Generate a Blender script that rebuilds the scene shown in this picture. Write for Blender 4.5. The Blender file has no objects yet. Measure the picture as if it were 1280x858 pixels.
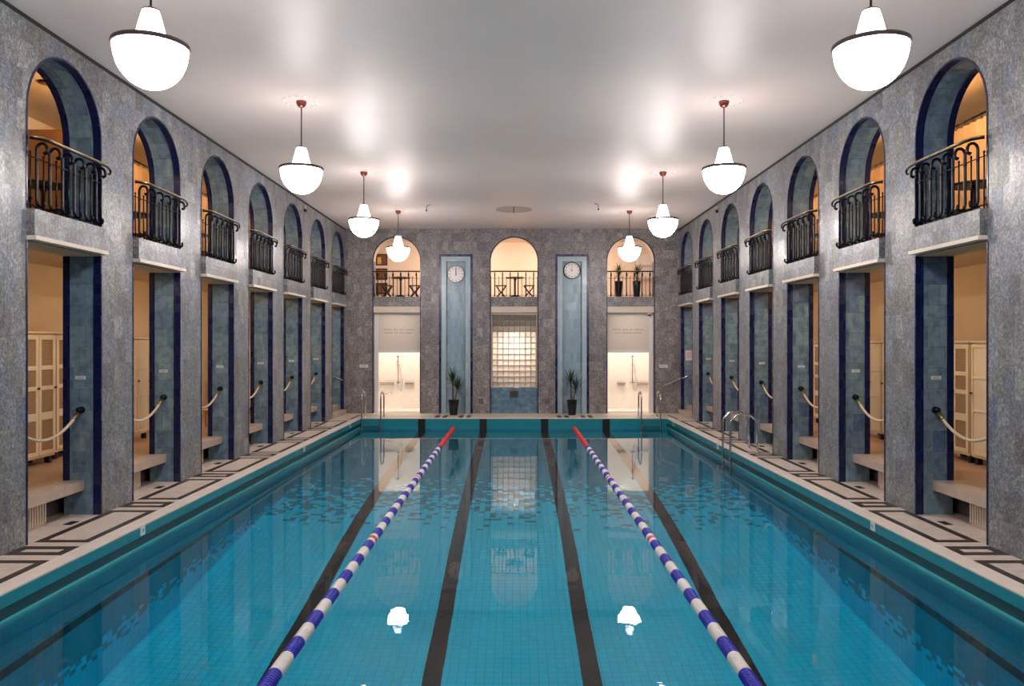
import bpy, bmesh, math, random
from mathutils import Vector, Matrix
R = math.radians
PI = math.pi
random.seed(7)
scn = bpy.context.scene
COL = scn.collection

# ---------------------------------------------------------------- camera, world, exposure
FPX = 971.0
CAM_X, CAM_Z = 0.042, 2.458
cd = bpy.data.cameras.new('camera')
cam = bpy.data.objects.new('camera', cd)
COL.objects.link(cam)
cam.location = (CAM_X, 0, CAM_Z)
cam.rotation_euler = (R(90), 0, 0)
cd.sensor_width = 36
cd.lens = 36 * FPX / 1280
cd.shift_x = -4 / 1280
cd.clip_start = 0.05
scn.camera = cam
w = bpy.data.worlds.new('world')
w.use_nodes = True
w.node_tree.nodes['Background'].inputs[0].default_value = (0.5, 0.55, 0.6, 1)
w.node_tree.nodes['Background'].inputs[1].default_value = 0.02
scn.world = w
scn.view_settings.view_transform = 'Standard'
scn.view_settings.look = 'None'
scn.view_settings.exposure = 0.0
scn.view_settings.gamma = 1.0
scn.view_settings.use_curve_mapping = False
cy = scn.cycles
cy.max_bounces = 10
cy.diffuse_bounces = 4
cy.glossy_bounces = 5
cy.transmission_bounces = 8
cy.transparent_max_bounces = 8
cy.caustics_refractive = True
cy.caustics_reflective = False
cy.sample_clamp_indirect = 20.0
cy.use_denoising = True

PENDANT_GLOW = 62.0      # radiance of the opal glass bowls
CONE_GLOW = 15.0         # radiance of the opal cones above them
WARM_GLOW = 85.0         # radiance of the unseen lamps added in the galleries and lounge
AISLE_GLOW = 85.0  # radiance of the unseen lamps added along the aisle ceilings
SHOWER_GLOW = 150.0  # radiance of the unseen lamps added in shower rooms and behind the window

# ---------------------------------------------------------------- main measures (metres)
W_LEFT, W_RIGHT = 5.894, 5.782     # hall walls
Y_BACK, Y_FRONT = 27.12, -1.6
H = 6.45                            # ceiling
POOL = 4.97
PY0, PY1 = 0.26, 25.26
WATER = -0.325
PITCH, OPEN = 2.622, 1.69
FAR0 = 11.13
WT = 0.53                           # wall thickness
LOW_TOP, UP_FLOOR, SPRING, ARC = 3.70, 4.10, 5.33, OPEN / 2
AISLE_Z = 0.49
def far(i): return FAR0 + PITCH * i
def mid(i): return far(i) - OPEN / 2
NUM = ['nearest', 'second-nearest', 'third-nearest', 'fourth-nearest', 'fifth-nearest', 'sixth-nearest', 'farthest']

# ---------------------------------------------------------------- materials
def c(r, g, b):
    f = lambda v: ((v / 255 + 0.055) / 1.055) ** 2.4 if v > 10.3 else v / 255 / 12.92
    return (f(r), f(g), f(b), 1)

class N:
    """small node helper"""
    def __init__(self, name):
        self.m = bpy.data.materials.new(name)
        self.m.use_nodes = True
        self.t = self.m.node_tree
        self.b = self.t.nodes['Principled BSDF']
        self.out = self.t.nodes['Material Output']
    def n(self, typ, **kw):
        nd = self.t.nodes.new(typ)
        for k, v in kw.items():
            setattr(nd, k, v)
        return nd
    def l(self, a, b):
        self.t.links.new(a, b)
    def put(self, sock, v):
        if hasattr(v, 'is_linked'):
            self.l(v, sock)
        else:
            sock.default_value = v
    def math(self, op, a, b=0.0, cc=None):
        nd = self.n('ShaderNodeMath', operation=op)
        self.put(nd.inputs[0], a)
        self.put(nd.inputs[1], b)
        if cc is not None:
            self.put(nd.inputs[2], cc)
        return nd.outputs[0]
    def mix(self, f, a, b, blend='MIX'):
        nd = self.n('ShaderNodeMix', data_type='RGBA', blend_type=blend)
        self.put(nd.inputs[0], f)
        self.put(nd.inputs[6], a)
        self.put(nd.inputs[7], b)
        return nd.outputs[2]
    def comb(self, x, y, z=0.0):
        nd = self.n('ShaderNodeCombineXYZ')
        self.put(nd.inputs[0], x); self.put(nd.inputs[1], y); self.put(nd.inputs[2], z)
        return nd.outputs[0]
    def noise(self, vec, scale, detail=3, rough=0.5, dist=0.0):
        nd = self.n('ShaderNodeTexNoise')
        if vec is not None: self.l(vec, nd.inputs['Vector'])
        nd.inputs['Scale'].default_value = scale
        nd.inputs['Detail'].default_value = detail
        nd.inputs['Roughness'].default_value = rough
        nd.inputs['Distortion'].default_value = dist
        return nd.outputs[0]
    def ramp(self, f, stops):
        nd = self.n('ShaderNodeValToRGB')
        e = nd.color_ramp.elements
        while len(e) < len(stops): e.new(0.5)
        for k, (p, col) in enumerate(stops):
            e[k].position = p; e[k].color = col
        self.put(nd.inputs[0], f)
        return nd.outputs[0]
    def white(self, vec):
        nd = self.n('ShaderNodeTexWhiteNoise', noise_dimensions='3D')
        self.l(vec, nd.inputs['Vector'])
        return nd.outputs[0]
    def bump(self, height, strength, dist):
        nd = self.n('ShaderNodeBump')
        nd.inputs['Strength'].default_value = strength
        nd.inputs['Distance'].default_value = dist
        self.put(nd.inputs['Height'], height)
        self.l(nd.outputs[0], self.b.inputs['Normal'])
    def flat_uv(self):
        """(u, v, position) : the surface's own two in-plane world axes"""
        g = self.n('ShaderNodeNewGeometry')
        sp = self.n('ShaderNodeSeparateXYZ'); self.l(g.outputs['Position'], sp.inputs[0])
        sn = self.n('ShaderNodeSeparateXYZ'); self.l(g.outputs['True Normal'], sn.inputs[0])
        mx = self.math('GREATER_THAN', self.math('ABSOLUTE', sn.outputs[0]), 0.7)
        mz = self.math('GREATER_THAN', self.math('ABSOLUTE', sn.outputs[2]), 0.7)
        x, y, z = sp.outputs
        u = self.math('ADD', self.math('MULTIPLY', x, self.math('SUBTRACT', 1.0, mx)), self.math('MULTIPLY', y, mx))
        v = self.math('ADD', self.math('MULTIPLY', z, self.math('SUBTRACT', 1.0, mz)), self.math('MULTIPLY', y, mz))
        return u, v, g.outputs['Position'], sp.outputs
    def cells(self, u, v, su, sv, stagger, grout):
        """tile cells -> (cell id vector, 1 inside tile / 0 in grout)"""
        vs = self.math('DIVIDE', v, sv)
        row = self.math('FLOOR', vs)
        us = self.math('DIVIDE', u, su)
        if stagger:
            us = self.math('ADD', us, self.math('MULTIPLY', self.math('MODULO', row, 2.0), stagger))
        colm = self.math('FLOOR', us)
        fu, fv = self.math('FRACT', us), self.math('FRACT', vs)
        du = self.math('MULTIPLY', self.math('MINIMUM', fu, self.math('SUBTRACT', 1.0, fu)), su)
        dv = self.math('MULTIPLY', self.math('MINIMUM', fv, self.math('SUBTRACT', 1.0, fv)), sv)
        inside = self.math('GREATER_THAN', self.math('MINIMUM', du, dv), grout)
        return self.comb(colm, row, 0.37), inside

def simple(name, col, rough=0.5, metal=0.0, spec=0.5, emit=0.0, ecol=None):
    q = N(name)
    q.b.inputs['Base Color'].default_value = col
    q.b.inputs['Roughness'].default_value = rough
    q.b.inputs['Metallic'].default_value = metal
    q.b.inputs['Specular IOR Level'].default_value = spec
    if emit:
        q.b.inputs['Emission Color'].default_value = ecol or col
        q.b.inputs['Emission Strength'].default_value = emit
    return q.m

def uneven(name, col, var=0.15, scale=6, rough=0.5, metal=0.0):
    q = N(name)
    g = q.n('ShaderNodeNewGeometry')
    f = q.noise(g.outputs['Position'], scale, 4)
    dark = tuple(x * (1 - var) for x in col[:3]) + (1,)
    lite = tuple(min(1, x * (1 + var)) for x in col[:3]) + (1,)
    q.l(q.ramp(f, [(0.3, dark), (0.7, lite)]), q.b.inputs['Base Color'])
    q.b.inputs['Roughness'].default_value = rough
    q.b.inputs['Metallic'].default_value = metal
    return q.m

def tile_mat(name, su, sv, stagger, grout, cols, grout_col, rough, vein=0.0, bumpy=0.3, wob=0.0, mott=0.0):
    q = N(name)
    u, v, pos, _ = q.flat_uv()
    cid, ins = q.cells(u, v, su, sv, stagger, grout)
    rnd = q.white(cid)
    stops = [(k / (len(cols) - 1), cc) for k, cc in enumerate(cols)]
    col = q.ramp(rnd, stops)
    big = q.noise(pos, 0.55, 2)
    col = q.mix(q.math('MULTIPLY', big, 0.35), col, q.ramp(big, [(0.3, cols[0]), (0.7, cols[-1])]))
    if mott:
        mo = q.noise(pos, 7.0, 3, 0.6, 0.6)
        col = q.mix(mott, col, q.ramp(mo, [(0.35, (0.62, 0.64, 0.68, 1)), (0.5, (0.95, 0.95, 0.95, 1)), (0.65, (1.2, 1.2, 1.18, 1))]), 'MULTIPLY')
    if vein:
        shift = q.n('ShaderNodeVectorMath', operation='ADD')
        q.l(pos, shift.inputs[0]); 
        sc = q.n('ShaderNodeVectorMath', operation='SCALE'); q.l(cid, sc.inputs[0]); sc.inputs[3].default_value = 3.71
        q.l(sc.outputs[0], shift.inputs[1])
        mp = q.n('ShaderNodeMapping'); q.l(shift.outputs[0], mp.inputs[0]); mp.inputs['Scale'].default_value = (1, 1, 0.8)
        nz = q.noise(mp.outputs[0], 15, 5, 0.68, 1.8)
        fine = q.noise(mp.outputs[0], 46, 3, 0.6, 0.8)
        both = q.math('ADD', q.math('MULTIPLY', nz, 0.65), q.math('MULTIPLY', fine, 0.35))
        lum = q.ramp(both, [(0.36, (0.28, 0.28, 0.29, 1)), (0.5, (0.86, 0.86, 0.87, 1)), (0.63, (1.85, 1.85, 1.85, 1))])
        col = q.mix(vein, col, lum, 'MULTIPLY')
    col = q.mix(ins, grout_col, col)
    q.l(col, q.b.inputs['Base Color'])
    rv = q.white(q.comb(rnd, 0.3, 0.7))
    q.l(q.math('ADD', rough, q.math('MULTIPLY', rv, 0.12)), q.b.inputs['Roughness'])
    h = q.math('ADD', q.math('MULTIPLY', ins, 0.6), q.math('MULTIPLY', q.noise(pos, 9, 2), wob))
    h = q.math('ADD', h, q.math('MULTIPLY', rnd, 0.4))
    q.bump(h, bumpy, 0.004)
    return q.m

G = lambda *a: c(*a)
M = {}
M['stone'] = tile_mat('grey_veined_wall_tile', 0.215, 0.36, 0.5, 0.0016,
    [G(98, 101, 106), G(134, 134, 137), G(112, 121, 136), G(150, 149, 149), G(122, 124, 118), G(140, 144, 153), G(112, 108, 112), G(128, 132, 130)],
    G(96, 96, 99), 0.33, vein=0.95, bumpy=0.5, wob=2.4)
M['stone_back'] = tile_mat('warm_grey_veined_wall_tile', 0.20, 0.30, 0.5, 0.0016,
    [G(118, 113, 114), G(144, 138, 137), G(126, 124, 129), G(158, 151, 149), G(132, 126, 123), G(112, 109, 112)],
    G(92, 88, 88), 0.38, vein=1.0, bumpy=0.4, wob=1.8)
M['blue_tile'] = tile_mat('blue_grey_glazed_tile', 0.17, 0.30, 0.5, 0.002,
    [G(96, 122, 140), G(118, 144, 156), G(130, 154, 160), G(104, 132, 152), G(138, 162, 170), G(84, 108, 146)],
    G(62, 80, 90), 0.22, bumpy=0.6, wob=0.8, mott=0.85)
M['niche_tile'] = tile_mat('pale_blue_glazed_tile', 0.11, 0.30, 0.5, 0.002,
    [G(128, 156, 172), G(146, 172, 186), G(138, 166, 180), G(120, 148, 172), G(152, 178, 188)],
    G(104, 128, 142), 0.22, bumpy=0.4, wob=0.8)
M['niche_frame'] = tile_mat('pale_grey_blue_glazed_tile', 0.2, 0.30, 0, 0.002,
    [G(160, 182, 190), G(172, 192, 198), G(152, 176, 190)], G(120, 142, 154), 0.22, bumpy=0.4, wob=0.8)
M['plinth_tile'] = tile_mat('mottled_blue_glazed_tile', 0.16, 0.11, 0.5, 0.002,
    [G(86, 118, 142), G(104, 138, 160), G(92, 128, 156), G(76, 108, 138), G(120, 150, 166)],
    G(80, 104, 122), 0.25, bumpy=0.4, wob=0.6, mott=0.6)
M['navy_tile'] = tile_mat('navy_edging_tile', 0.13, 0.15, 0, 0.002,
    [G(11, 25, 70), G(13, 28, 77), G(10, 23, 66)], G(28, 38, 78), 0.22, bumpy=0.3)
M['deck'] = tile_mat('cream_deck_tile', 0.10, 0.10, 0, 0.0014,
    [G(206, 190, 178), G(214, 200, 188), G(200, 186, 174)], G(178, 162, 150), 0.32, bumpy=0.2)
M['deck_black'] = tile_mat('black_deck_tile', 0.10, 0.10, 0, 0.0014,
    [G(40, 34, 34), G(52, 44, 44)], G(66, 58, 56), 0.35, bumpy=0.2)
M['coping'] = tile_mat('pale_coping_tile', 0.16, 0.16, 0, 0.0015,
    [G(222, 210, 200), G(230, 218, 208)], G(190, 178, 168), 0.3, bumpy=0.2)
M['aisle_floor'] = uneven('tan_stone_floor', G(176, 142, 112), 0.10, 3, 0.35)
M['slab_stone'] = uneven('pinkish_stone_slab', G(186, 166, 150), 0.08, 8, 0.4)
M['dark_riser'] = uneven('grey_plaster_riser', G(98, 90, 90), 0.12, 3, 0.7)
M['cream_wall'] = uneven('warm_cream_plaster', G(214, 192, 160), 0.03, 1.5, 0.7)
M['peach_wall'] = uneven('peach_plaster', G(232, 216, 200), 0.03, 1.5, 0.7)
M['wood_partition'] = uneven('orange_brown_wood', G(144, 106, 74), 0.12, 2.5, 0.45)
M['ceiling'] = uneven('satin_white_ceiling_paint', G(236, 224, 218), 0.02, 1.2, 0.45)
M['shadow_gap_strip'] = simple('painted_shadow_gap', G(10, 9, 12), 0.6)
M['lintel'] = uneven('cream_stone_lintel', G(214, 200, 184), 0.05, 5, 0.5)
M['iron'] = simple('black_wrought_iron', G(20, 19, 22), 0.32, 0.6)
M['brass'] = simple('worn_brass', G(170, 146, 96), 0.3, 0.9)
M['steel'] = simple('polished_steel', G(205, 205, 208), 0.16, 1.0)
M['copper'] = simple('copper', G(150, 88, 80), 0.32, 0.9)
M['rod_metal'] = simple('bronze_rod', G(96, 76, 74), 0.35, 0.8)
M['rim_metal'] = simple('bronze_rim', G(88, 72, 78), 0.45, 0.3)
M['opal'] = simple('lit_opal_glass', G(250, 246, 244), 0.25, emit=PENDANT_GLOW, ecol=(1.0, 0.915, 0.885, 1))
M['opal_cone'] = simple('lit_opal_cone_glass', G(250, 246, 244), 0.25, emit=CONE_GLOW, ecol=(1.0, 0.915, 0.885, 1))
M['gallery_fill'] = simple('added_gallery_glow', G(255, 240, 215), 0.4, emit=WARM_GLOW, ecol=(1.0, 0.66, 0.34, 1))
M['aisle_fill'] = simple('added_aisle_glow', G(255, 240, 215), 0.4, emit=AISLE_GLOW, ecol=(1.0, 0.70, 0.40, 1))
M['lounge_fill'] = simple('added_lounge_glow', G(255, 240, 225), 0.4, emit=WARM_GLOW * 3.9, ecol=(1.0, 0.85, 0.72, 1))
M['shower_fill'] = simple('added_shower_glow', G(255, 245, 235), 0.4, emit=SHOWER_GLOW, ecol=(1.0, 0.90, 0.81, 1))
M['shower_tile'] = tile_mat('white_shower_tile', 0.15, 0.15, 0, 0.0015,
    [G(236, 228, 218), G(242, 234, 224)], G(222, 212, 202), 0.3, bumpy=0.15)
M['white_paint'] = simple('white_painted_metal', G(232, 226, 222), 0.4)
M['locker_cream'] = uneven('cream_painted_wood', G(226, 204, 168), 0.04, 3, 0.45)
M['black_foot'] = simple('black_rubber', G(24, 22, 22), 0.6)
M['white_plate'] = simple('white_enamel_plate', G(226, 226, 228), 0.35)
M['plate_ink'] = simple('grey_engraving', G(90, 88, 92), 0.6)
M['rope_cream'] = None
M['float_blue'] = simple('blue_plastic_float', G(22, 26, 176), 0.35)
M['float_white'] = simple('white_plastic_float', G(232, 228, 224), 0.35)
M['float_red'] = simple('red_plastic_float', G(222, 34, 38), 0.35)
M['pot'] = simple('black_glazed_planter', G(22, 22, 28), 0.25)
M['soil'] = uneven('dark_soil', G(58, 42, 32), 0.3, 30, 0.9)
M['leaf'] = uneven('yucca_green', G(54, 78, 48), 0.35, 9, 0.45)
M['bark'] = uneven('yucca_bark', G(112, 96, 80), 0.25, 25, 0.8)
M['dark_wood'] = uneven('dark_stained_wood', G(50, 32, 26), 0.2, 8, 0.4)
M['light_wood'] = uneven('pale_bench_wood', G(206, 164, 108), 0.1, 6, 0.5)
M['clock_face'] = simple('white_clock_face', G(236, 230, 226), 0.3)
M['clock_black'] = simple('black_clock_paint', G(20, 20, 24), 0.4)
M['curtain'] = uneven('cream_linen', G(212, 172, 122), 0.05, 3, 0.85)
M['picture_brown'] = uneven('brown_picture', G(112, 74, 44), 0.3, 5, 0.4)
M['picture_yellow_light'] = uneven('painted_yellow_light', G(226, 186, 92), 0.2, 6, 0.4)
M['grille'] = simple('bronze_grille', G(104, 92, 76), 0.4, 0.7)
M['radiator'] = uneven('cream_radiator_enamel', G(198, 180, 160), 0.04, 4, 0.4)
M['mortar'] = simple('grey_mortar', G(150, 138, 124), 0.8)
M['notice_paper'] = simple('pinkish_paper', G(216, 200, 202), 0.7)
M['vent_grey'] = simple('grey_vent_metal', G(188, 178, 174), 0.5)
M['hatch'] = simple('grey_blue_hatch', G(92, 92, 102), 0.4)
M['ceiling_relief'] = simple('white_plaster_relief', G(226, 221, 218), 0.3)

q = N('twisted_cream_rope')
tc = q.n('ShaderNodeTexCoord')
wv = q.n('ShaderNodeTexWave'); q.l(tc.outputs['Object'], wv.inputs[0]); wv.inputs['Scale'].default_value = 14; wv.bands_direction = 'DIAGONAL'
q.l(q.ramp(wv.outputs[1], [(0.2, G(176, 150, 120)), (0.7, G(226, 206, 178))]), q.b.inputs['Base Color'])
q.b.inputs['Roughness'].default_value = 0.8
M['rope_cream'] = q.m

q = N('woven_cane')
u, v, pos, _ = q.flat_uv()
cid, ins = q.cells(u, v, 0.022, 0.022, 0, 0.0045)
q.l(q.mix(ins, G(176, 140, 98), G(96, 66, 42)), q.b.inputs['Base Color'])
q.b.inputs['Roughness'].default_value = 0.6
q.bump(ins, -0.4, 0.003)
M['cane'] = q.m

M['ceiling'].node_tree.nodes['Principled BSDF'].inputs['Specular IOR Level'].default_value = 0.26

# pool tile: petrol tile above, paler turquoise below, scattered over each other on the slope between
q = N('turquoise_pool_tile')
u, v, pos, xyz = q.flat_uv()
cid, ins = q.cells(u, v, 0.115, 0.115, 0, 0.0035)
rnd = q.white(cid)
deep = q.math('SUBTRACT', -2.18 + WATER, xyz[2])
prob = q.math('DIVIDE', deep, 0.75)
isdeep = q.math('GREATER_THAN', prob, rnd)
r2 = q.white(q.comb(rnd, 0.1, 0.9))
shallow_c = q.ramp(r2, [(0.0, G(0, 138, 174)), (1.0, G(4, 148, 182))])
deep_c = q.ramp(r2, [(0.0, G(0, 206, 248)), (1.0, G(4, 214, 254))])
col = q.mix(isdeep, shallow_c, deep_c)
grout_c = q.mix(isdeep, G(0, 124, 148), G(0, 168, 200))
q.l(q.mix(ins, grout_c, col), q.b.inputs['Base Color'])
q.b.inputs['Roughness'].default_value = 0.35
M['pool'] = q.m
M['pool_black'] = tile_mat('black_pool_tile', 0.115, 0.115, 0, 0.003, [G(8, 9, 10), G(14, 15, 16)], G(20, 24, 26), 0.35, bumpy=0.1)
M['pool_face'] = tile_mat('teal_face_tile', 0.115, 0.06, 0, 0.0022, [G(16, 134, 148), G(18, 136, 149), G(16, 132, 147)], G(20, 116, 128), 0.3, bumpy=0.04)
M['pool_lip'] = simple('pale_teal_lip_tile', G(70, 168, 178), 0.25)
M['gutter'] = simple('dark_green_gutter_tile', G(6, 66, 76), 0.4)

q = N('pool_water')
q.t.nodes.remove(q.b)
gl = q.n('ShaderNodeBsdfRefraction')
gl.inputs['Roughness'].default_value = 0.0
gl.inputs['IOR'].default_value = 1.333
gs = q.n('ShaderNodeBsdfGlossy'); gs.inputs['Roughness'].default_value = 0.0; gs.inputs['Color'].default_value = (1, 1, 1, 1)
fr = q.n('ShaderNodeFresnel'); fr.inputs[0].default_value = 1.333
g = q.n('ShaderNodeNewGeometry')
n1 = q.noise(g.outputs['Position'], 1.3, 1)
n2 = q.noise(g.outputs['Position'], 6.0, 2)
hh = q.math('ADD', q.math('MULTIPLY', n1, 0.8), q.math('MULTIPLY', n2, 0.17))
bp = q.n('ShaderNodeBump'); bp.inputs['Strength'].default_value = 1.0; bp.inputs['Distance'].default_value = 0.0022
q.l(hh, bp.inputs['Height'])
for sk in (gl.inputs['Normal'], gs.inputs['Normal'], fr.inputs['Normal']): q.l(bp.outputs[0], sk)
fac = q.math('MINIMUM', q.math('MULTIPLY', q.math('POWER', fr.outputs[0], 1.75), 1.75), 1.0)
mx = q.n('ShaderNodeMixShader')
q.l(fac, mx.inputs[0]); q.l(gl.outputs[0], mx.inputs[1]); q.l(gs.outputs[0], mx.inputs[2])
q.l(mx.outputs[0], q.out.inputs[0])
M['water'] = q.m

# backlit glass block
q = N('frosted_glass_block')
q.t.nodes.remove(q.b)
tr = q.n('ShaderNodeBsdfTranslucent'); tr.inputs[0].default_value = (0.92, 0.85, 0.80, 1)
df = q.n('ShaderNodeBsdfDiffuse'); df.inputs[0].default_value = (0.45, 0.42, 0.39, 1)
gs = q.n('ShaderNodeBsdfGlossy'); gs.inputs['Roughness'].default_value = 0.12; gs.inputs[0].default_value = (1, 1, 1, 1)
m1 = q.n('ShaderNodeMixShader'); m1.inputs[0].default_value = 0.7; q.l(df.outputs[0], m1.inputs[1]); q.l(tr.outputs[0], m1.inputs[2])
fr = q.n('ShaderNodeFresnel'); fr.inputs[0].default_value = 1.45
m2 = q.n('ShaderNodeMixShader'); q.l(fr.outputs[0], m2.inputs[0]); q.l(m1.outputs[0], m2.inputs[1]); q.l(gs.outputs[0], m2.inputs[2])
q.l(m2.outputs[0], q.out.inputs[0])
M['glass_block'] = q.m

q = N('frosted_panel_glass')
q.t.nodes.remove(q.b)
tr = q.n('ShaderNodeBsdfTranslucent'); tr.inputs[0].default_value = (0.62, 0.57, 0.52, 1)
df = q.n('ShaderNodeBsdfDiffuse'); df.inputs[0].default_value = (0.72, 0.69, 0.65, 1)
m1 = q.n('ShaderNodeMixShader'); m1.inputs[0].default_value = 0.35; q.l(df.outputs[0], m1.inputs[1]); q.l(tr.outputs[0], m1.inputs[2])
q.l(m1.outputs[0], q.out.inputs[0])
M['frosted'] = q.m

# ---------------------------------------------------------------- mesh helpers
class MB:
    def __init__(self, xf=None):
        self.bm = bmesh.new()
        self.mats = []
        self.xf = xf or (lambda p: p)
    def mi(self, m):
        if m not in self.mats: self.mats.append(m)
        return self.mats.index(m)
    def poly(self, pts, m, smooth=False):
        vs = [self.bm.verts.new(self.xf(Vector(p))) for p in pts]
        f = self.bm.faces.new(vs); f.material_index = self.mi(m); f.smooth = smooth
        return f
    def box(self, x0, x1, y0, y1, z0, z1, m, skip='', sides=None):
        """sides: {'-x': other material ...}"""
        P = [(x0, y0, z0), (x1, y0, z0), (x1, y1, z0), (x0, y1, z0), (x0, y0, z1), (x1, y0, z1), (x1, y1, z1), (x0, y1, z1)]
        vs = [self.bm.verts.new(self.xf(Vector(p))) for p in P]
        F = {'-z': (3, 2, 1, 0), '+z': (4, 5, 6, 7), '-y': (0, 1, 5, 4), '+y': (2, 3, 7, 6), '-x': (3, 0, 4, 7), '+x': (1, 2, 6, 5)}
        for k, idx in F.items():
            if k in skip.split(): continue
            f = self.bm.faces.new([vs[j] for j in idx])
            f.material_index = self.mi((sides or {}).get(k, m))
    def tube(self, pts, r, m, n=8, cap=True, closed=False):
        pts = [Vector(p) for p in pts]
        rs = r if isinstance(r, (list, tuple)) else [r] * len(pts)
        rings = []
        up = None
        L = len(pts)
        for k, p in enumerate(pts):
            a = pts[(k - 1) % L] if (k > 0 or closed) else p
            b = pts[(k + 1) % L] if (k < L - 1 or closed) else p
            t = (b - a).normalized()
            if up is None:
                up = Vector((0, 0, 1)) if abs(t.z) < 0.9 else Vector((1, 0, 0))
            s = t.cross(up)
            if s.length < 1e-5: s = t.orthogonal()
            s.normalize(); up = s.cross(t).normalized()
            rings.append([self.bm.verts.new(self.xf(p + (s * math.cos(2 * PI * j / n) + up * math.sin(2 * PI * j / n)) * rs[k])) for j in range(n)])
        i = self.mi(m)
        for k in range(L if closed else L - 1):
            A, B = rings[k], rings[(k + 1) % L]
            for j in range(n):
                f = self.bm.faces.new([A[j], A[(j + 1) % n], B[(j + 1) % n], B[j]]); f.material_index = i; f.smooth = True
        if cap and not closed:
            for rg in (rings[0][::-1], rings[-1]):
                f = self.bm.faces.new(rg); f.material_index = i
    def lathe(self, prof, m, n=32, axis='z', org=(0, 0, 0), cap=True, smooth=True):
        """prof: list of (radius, height) along axis"""
        o = Vector(org)
        i = self.mi(m)
        rings = []
        for r, h in prof:
            rg = []
            for j in range(n):
                a = 2 * PI * j / n
                if axis == 'z': p = Vector((r * math.cos(a), r * math.sin(a), h))
                elif axis == 'y': p = Vector((r * math.cos(a), h, r * math.sin(a)))
                else: p = Vector((h, r * math.cos(a), r * math.sin(a)))
                rg.append(self.bm.verts.new(self.xf(o + p)))
            rings.append(rg)
        for A, B in zip(rings, rings[1:]):
            for j in range(n):
                f = self.bm.faces.new([A[j], A[(j + 1) % n], B[(j + 1) % n], B[j]]); f.material_index = i; f.smooth = smooth
        if cap:
            for rg, (r, h) in ((rings[0][::-1], prof[0]), (rings[-1], prof[-1])):
                if r > 1e-4:
                    f = self.bm.faces.new(rg); f.material_index = i
    def build(self, name, parent=None, loc=None, weld=False, bevel=0.0, recalc=True):
        if weld: bmesh.ops.remove_doubles(self.bm, verts=self.bm.verts, dist=1e-5)
        if recalc: bmesh.ops.recalc_face_normals(self.bm, faces=self.bm.faces)
        me = bpy.data.meshes.new(name)
        self.bm.to_mesh(me); self.bm.free()
        for m in self.mats: me.materials.append(M[m])
        o = bpy.data.objects.new(name, me)
        COL.objects.link(o)
        if parent is not None: o.parent = parent
        if loc is not None: o.location = loc
        if bevel:
            bv = o.modifiers.new('bevel', 'BEVEL'); bv.width = bevel; bv.segments = 2; bv.limit_method = 'ANGLE'
        return o

def empty(name, loc=(0, 0, 0), rz=0.0):
    o = bpy.data.objects.new(name, None)
    COL.objects.link(o); o.location = loc; o.rotation_euler = (0, 0, rz); o.empty_display_size = 0.1
    return o
def tag(o, label, cat, group=None):
    o['label'] = label; o['category'] = cat
    if group: o['group'] = group
    return o
def struct(o):
    o['kind'] = 'structure'
    return o
def rebase(e):
    """move an Empty from the origin to the base of its parts"""
    P = [v.co for ch in e.children for v in ch.data.vertices]
    lo = Vector((min(p.x for p in P), min(p.y for p in P), min(p.z for p in P))); hi = Vector((max(p.x for p in P), max(p.y for p in P), max(p.z for p in P)))
    b = Vector(((lo.x + hi.x) / 2, (lo.y + hi.y) / 2, lo.z))
    for ch in e.children: ch.data.transform(Matrix.Translation(-b))
    e.location = b
def copy_tree(o, parent=None):
    n = o.copy(); COL.objects.link(n)
    if parent is not None: n.parent = parent
    for ch in list(o.children): copy_tree(ch, n)
    return n
def arc(cx, cz, r, a0, a1, n):
    return [(cx + r * math.cos(R(a0 + (a1 - a0) * k / n)), cz + r * math.sin(R(a0 + (a1 - a0) * k / n))) for k in range(n + 1)]

SIDE = {'left': (-1, W_LEFT), 'right': (1, W_RIGHT)}
def side_xf(side):
    """local (along y, depth into wall, height) -> world"""
    s, W = SIDE[side]
    return lambda p: Vector((s * (W + p.y), p.x, p.z))
def back_xf(p):
    return Vector((p.x, Y_BACK + p.y, p.z))

# ---------------------------------------------------------------- shell : walls with their arched openings
def arched_openings(mb, opens, a_start, a_end, front, reveal, back, low_top=LOW_TOP, low=True):
    """piers, spandrels and reveals. local x along, y depth 0..WT, z up. opens = [(a0, a1)]"""
    prev = a_start
    NS = 28
    for k, (a0, a1) in enumerate(opens):
        mb.box(prev, a0, 0, WT, 0, H, front, '+z -z', {'+y': back, '+x': reveal, '-x': reveal if k else front})
        cx = (a0 + a1) / 2; r = (a1 - a0) / 2
        pts = [(cx - r * math.cos(PI * j / NS), SPRING + r * math.sin(PI * j / NS)) for j in range(NS + 1)]
        for (xa, za), (xb, zb) in zip(pts, pts[1:]):
            mb.poly([(xa, 0, za), (xb, 0, zb), (xb, 0, H), (xa, 0, H)], front)
            mb.poly([(xb, WT, zb), (xa, WT, za), (xa, WT, H), (xb, WT, H)], back)
            mb.poly([(xa, WT, za), (xb, WT, zb), (xb, 0, zb), (xa, 0, za)], reveal, True)
        # wall between the lower and the upper opening
        mb.box(a0, a1, 0.012, WT, low_top, UP_FLOOR, front, '-x +x', {'+y': back, '-z': 'cream_wall', '+z': 'lintel'})
        prev = a1
    mb.box(prev, a_end, 0, WT, 0, H, front, '+z -z', {'+y': back, '-x': reveal})

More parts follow.
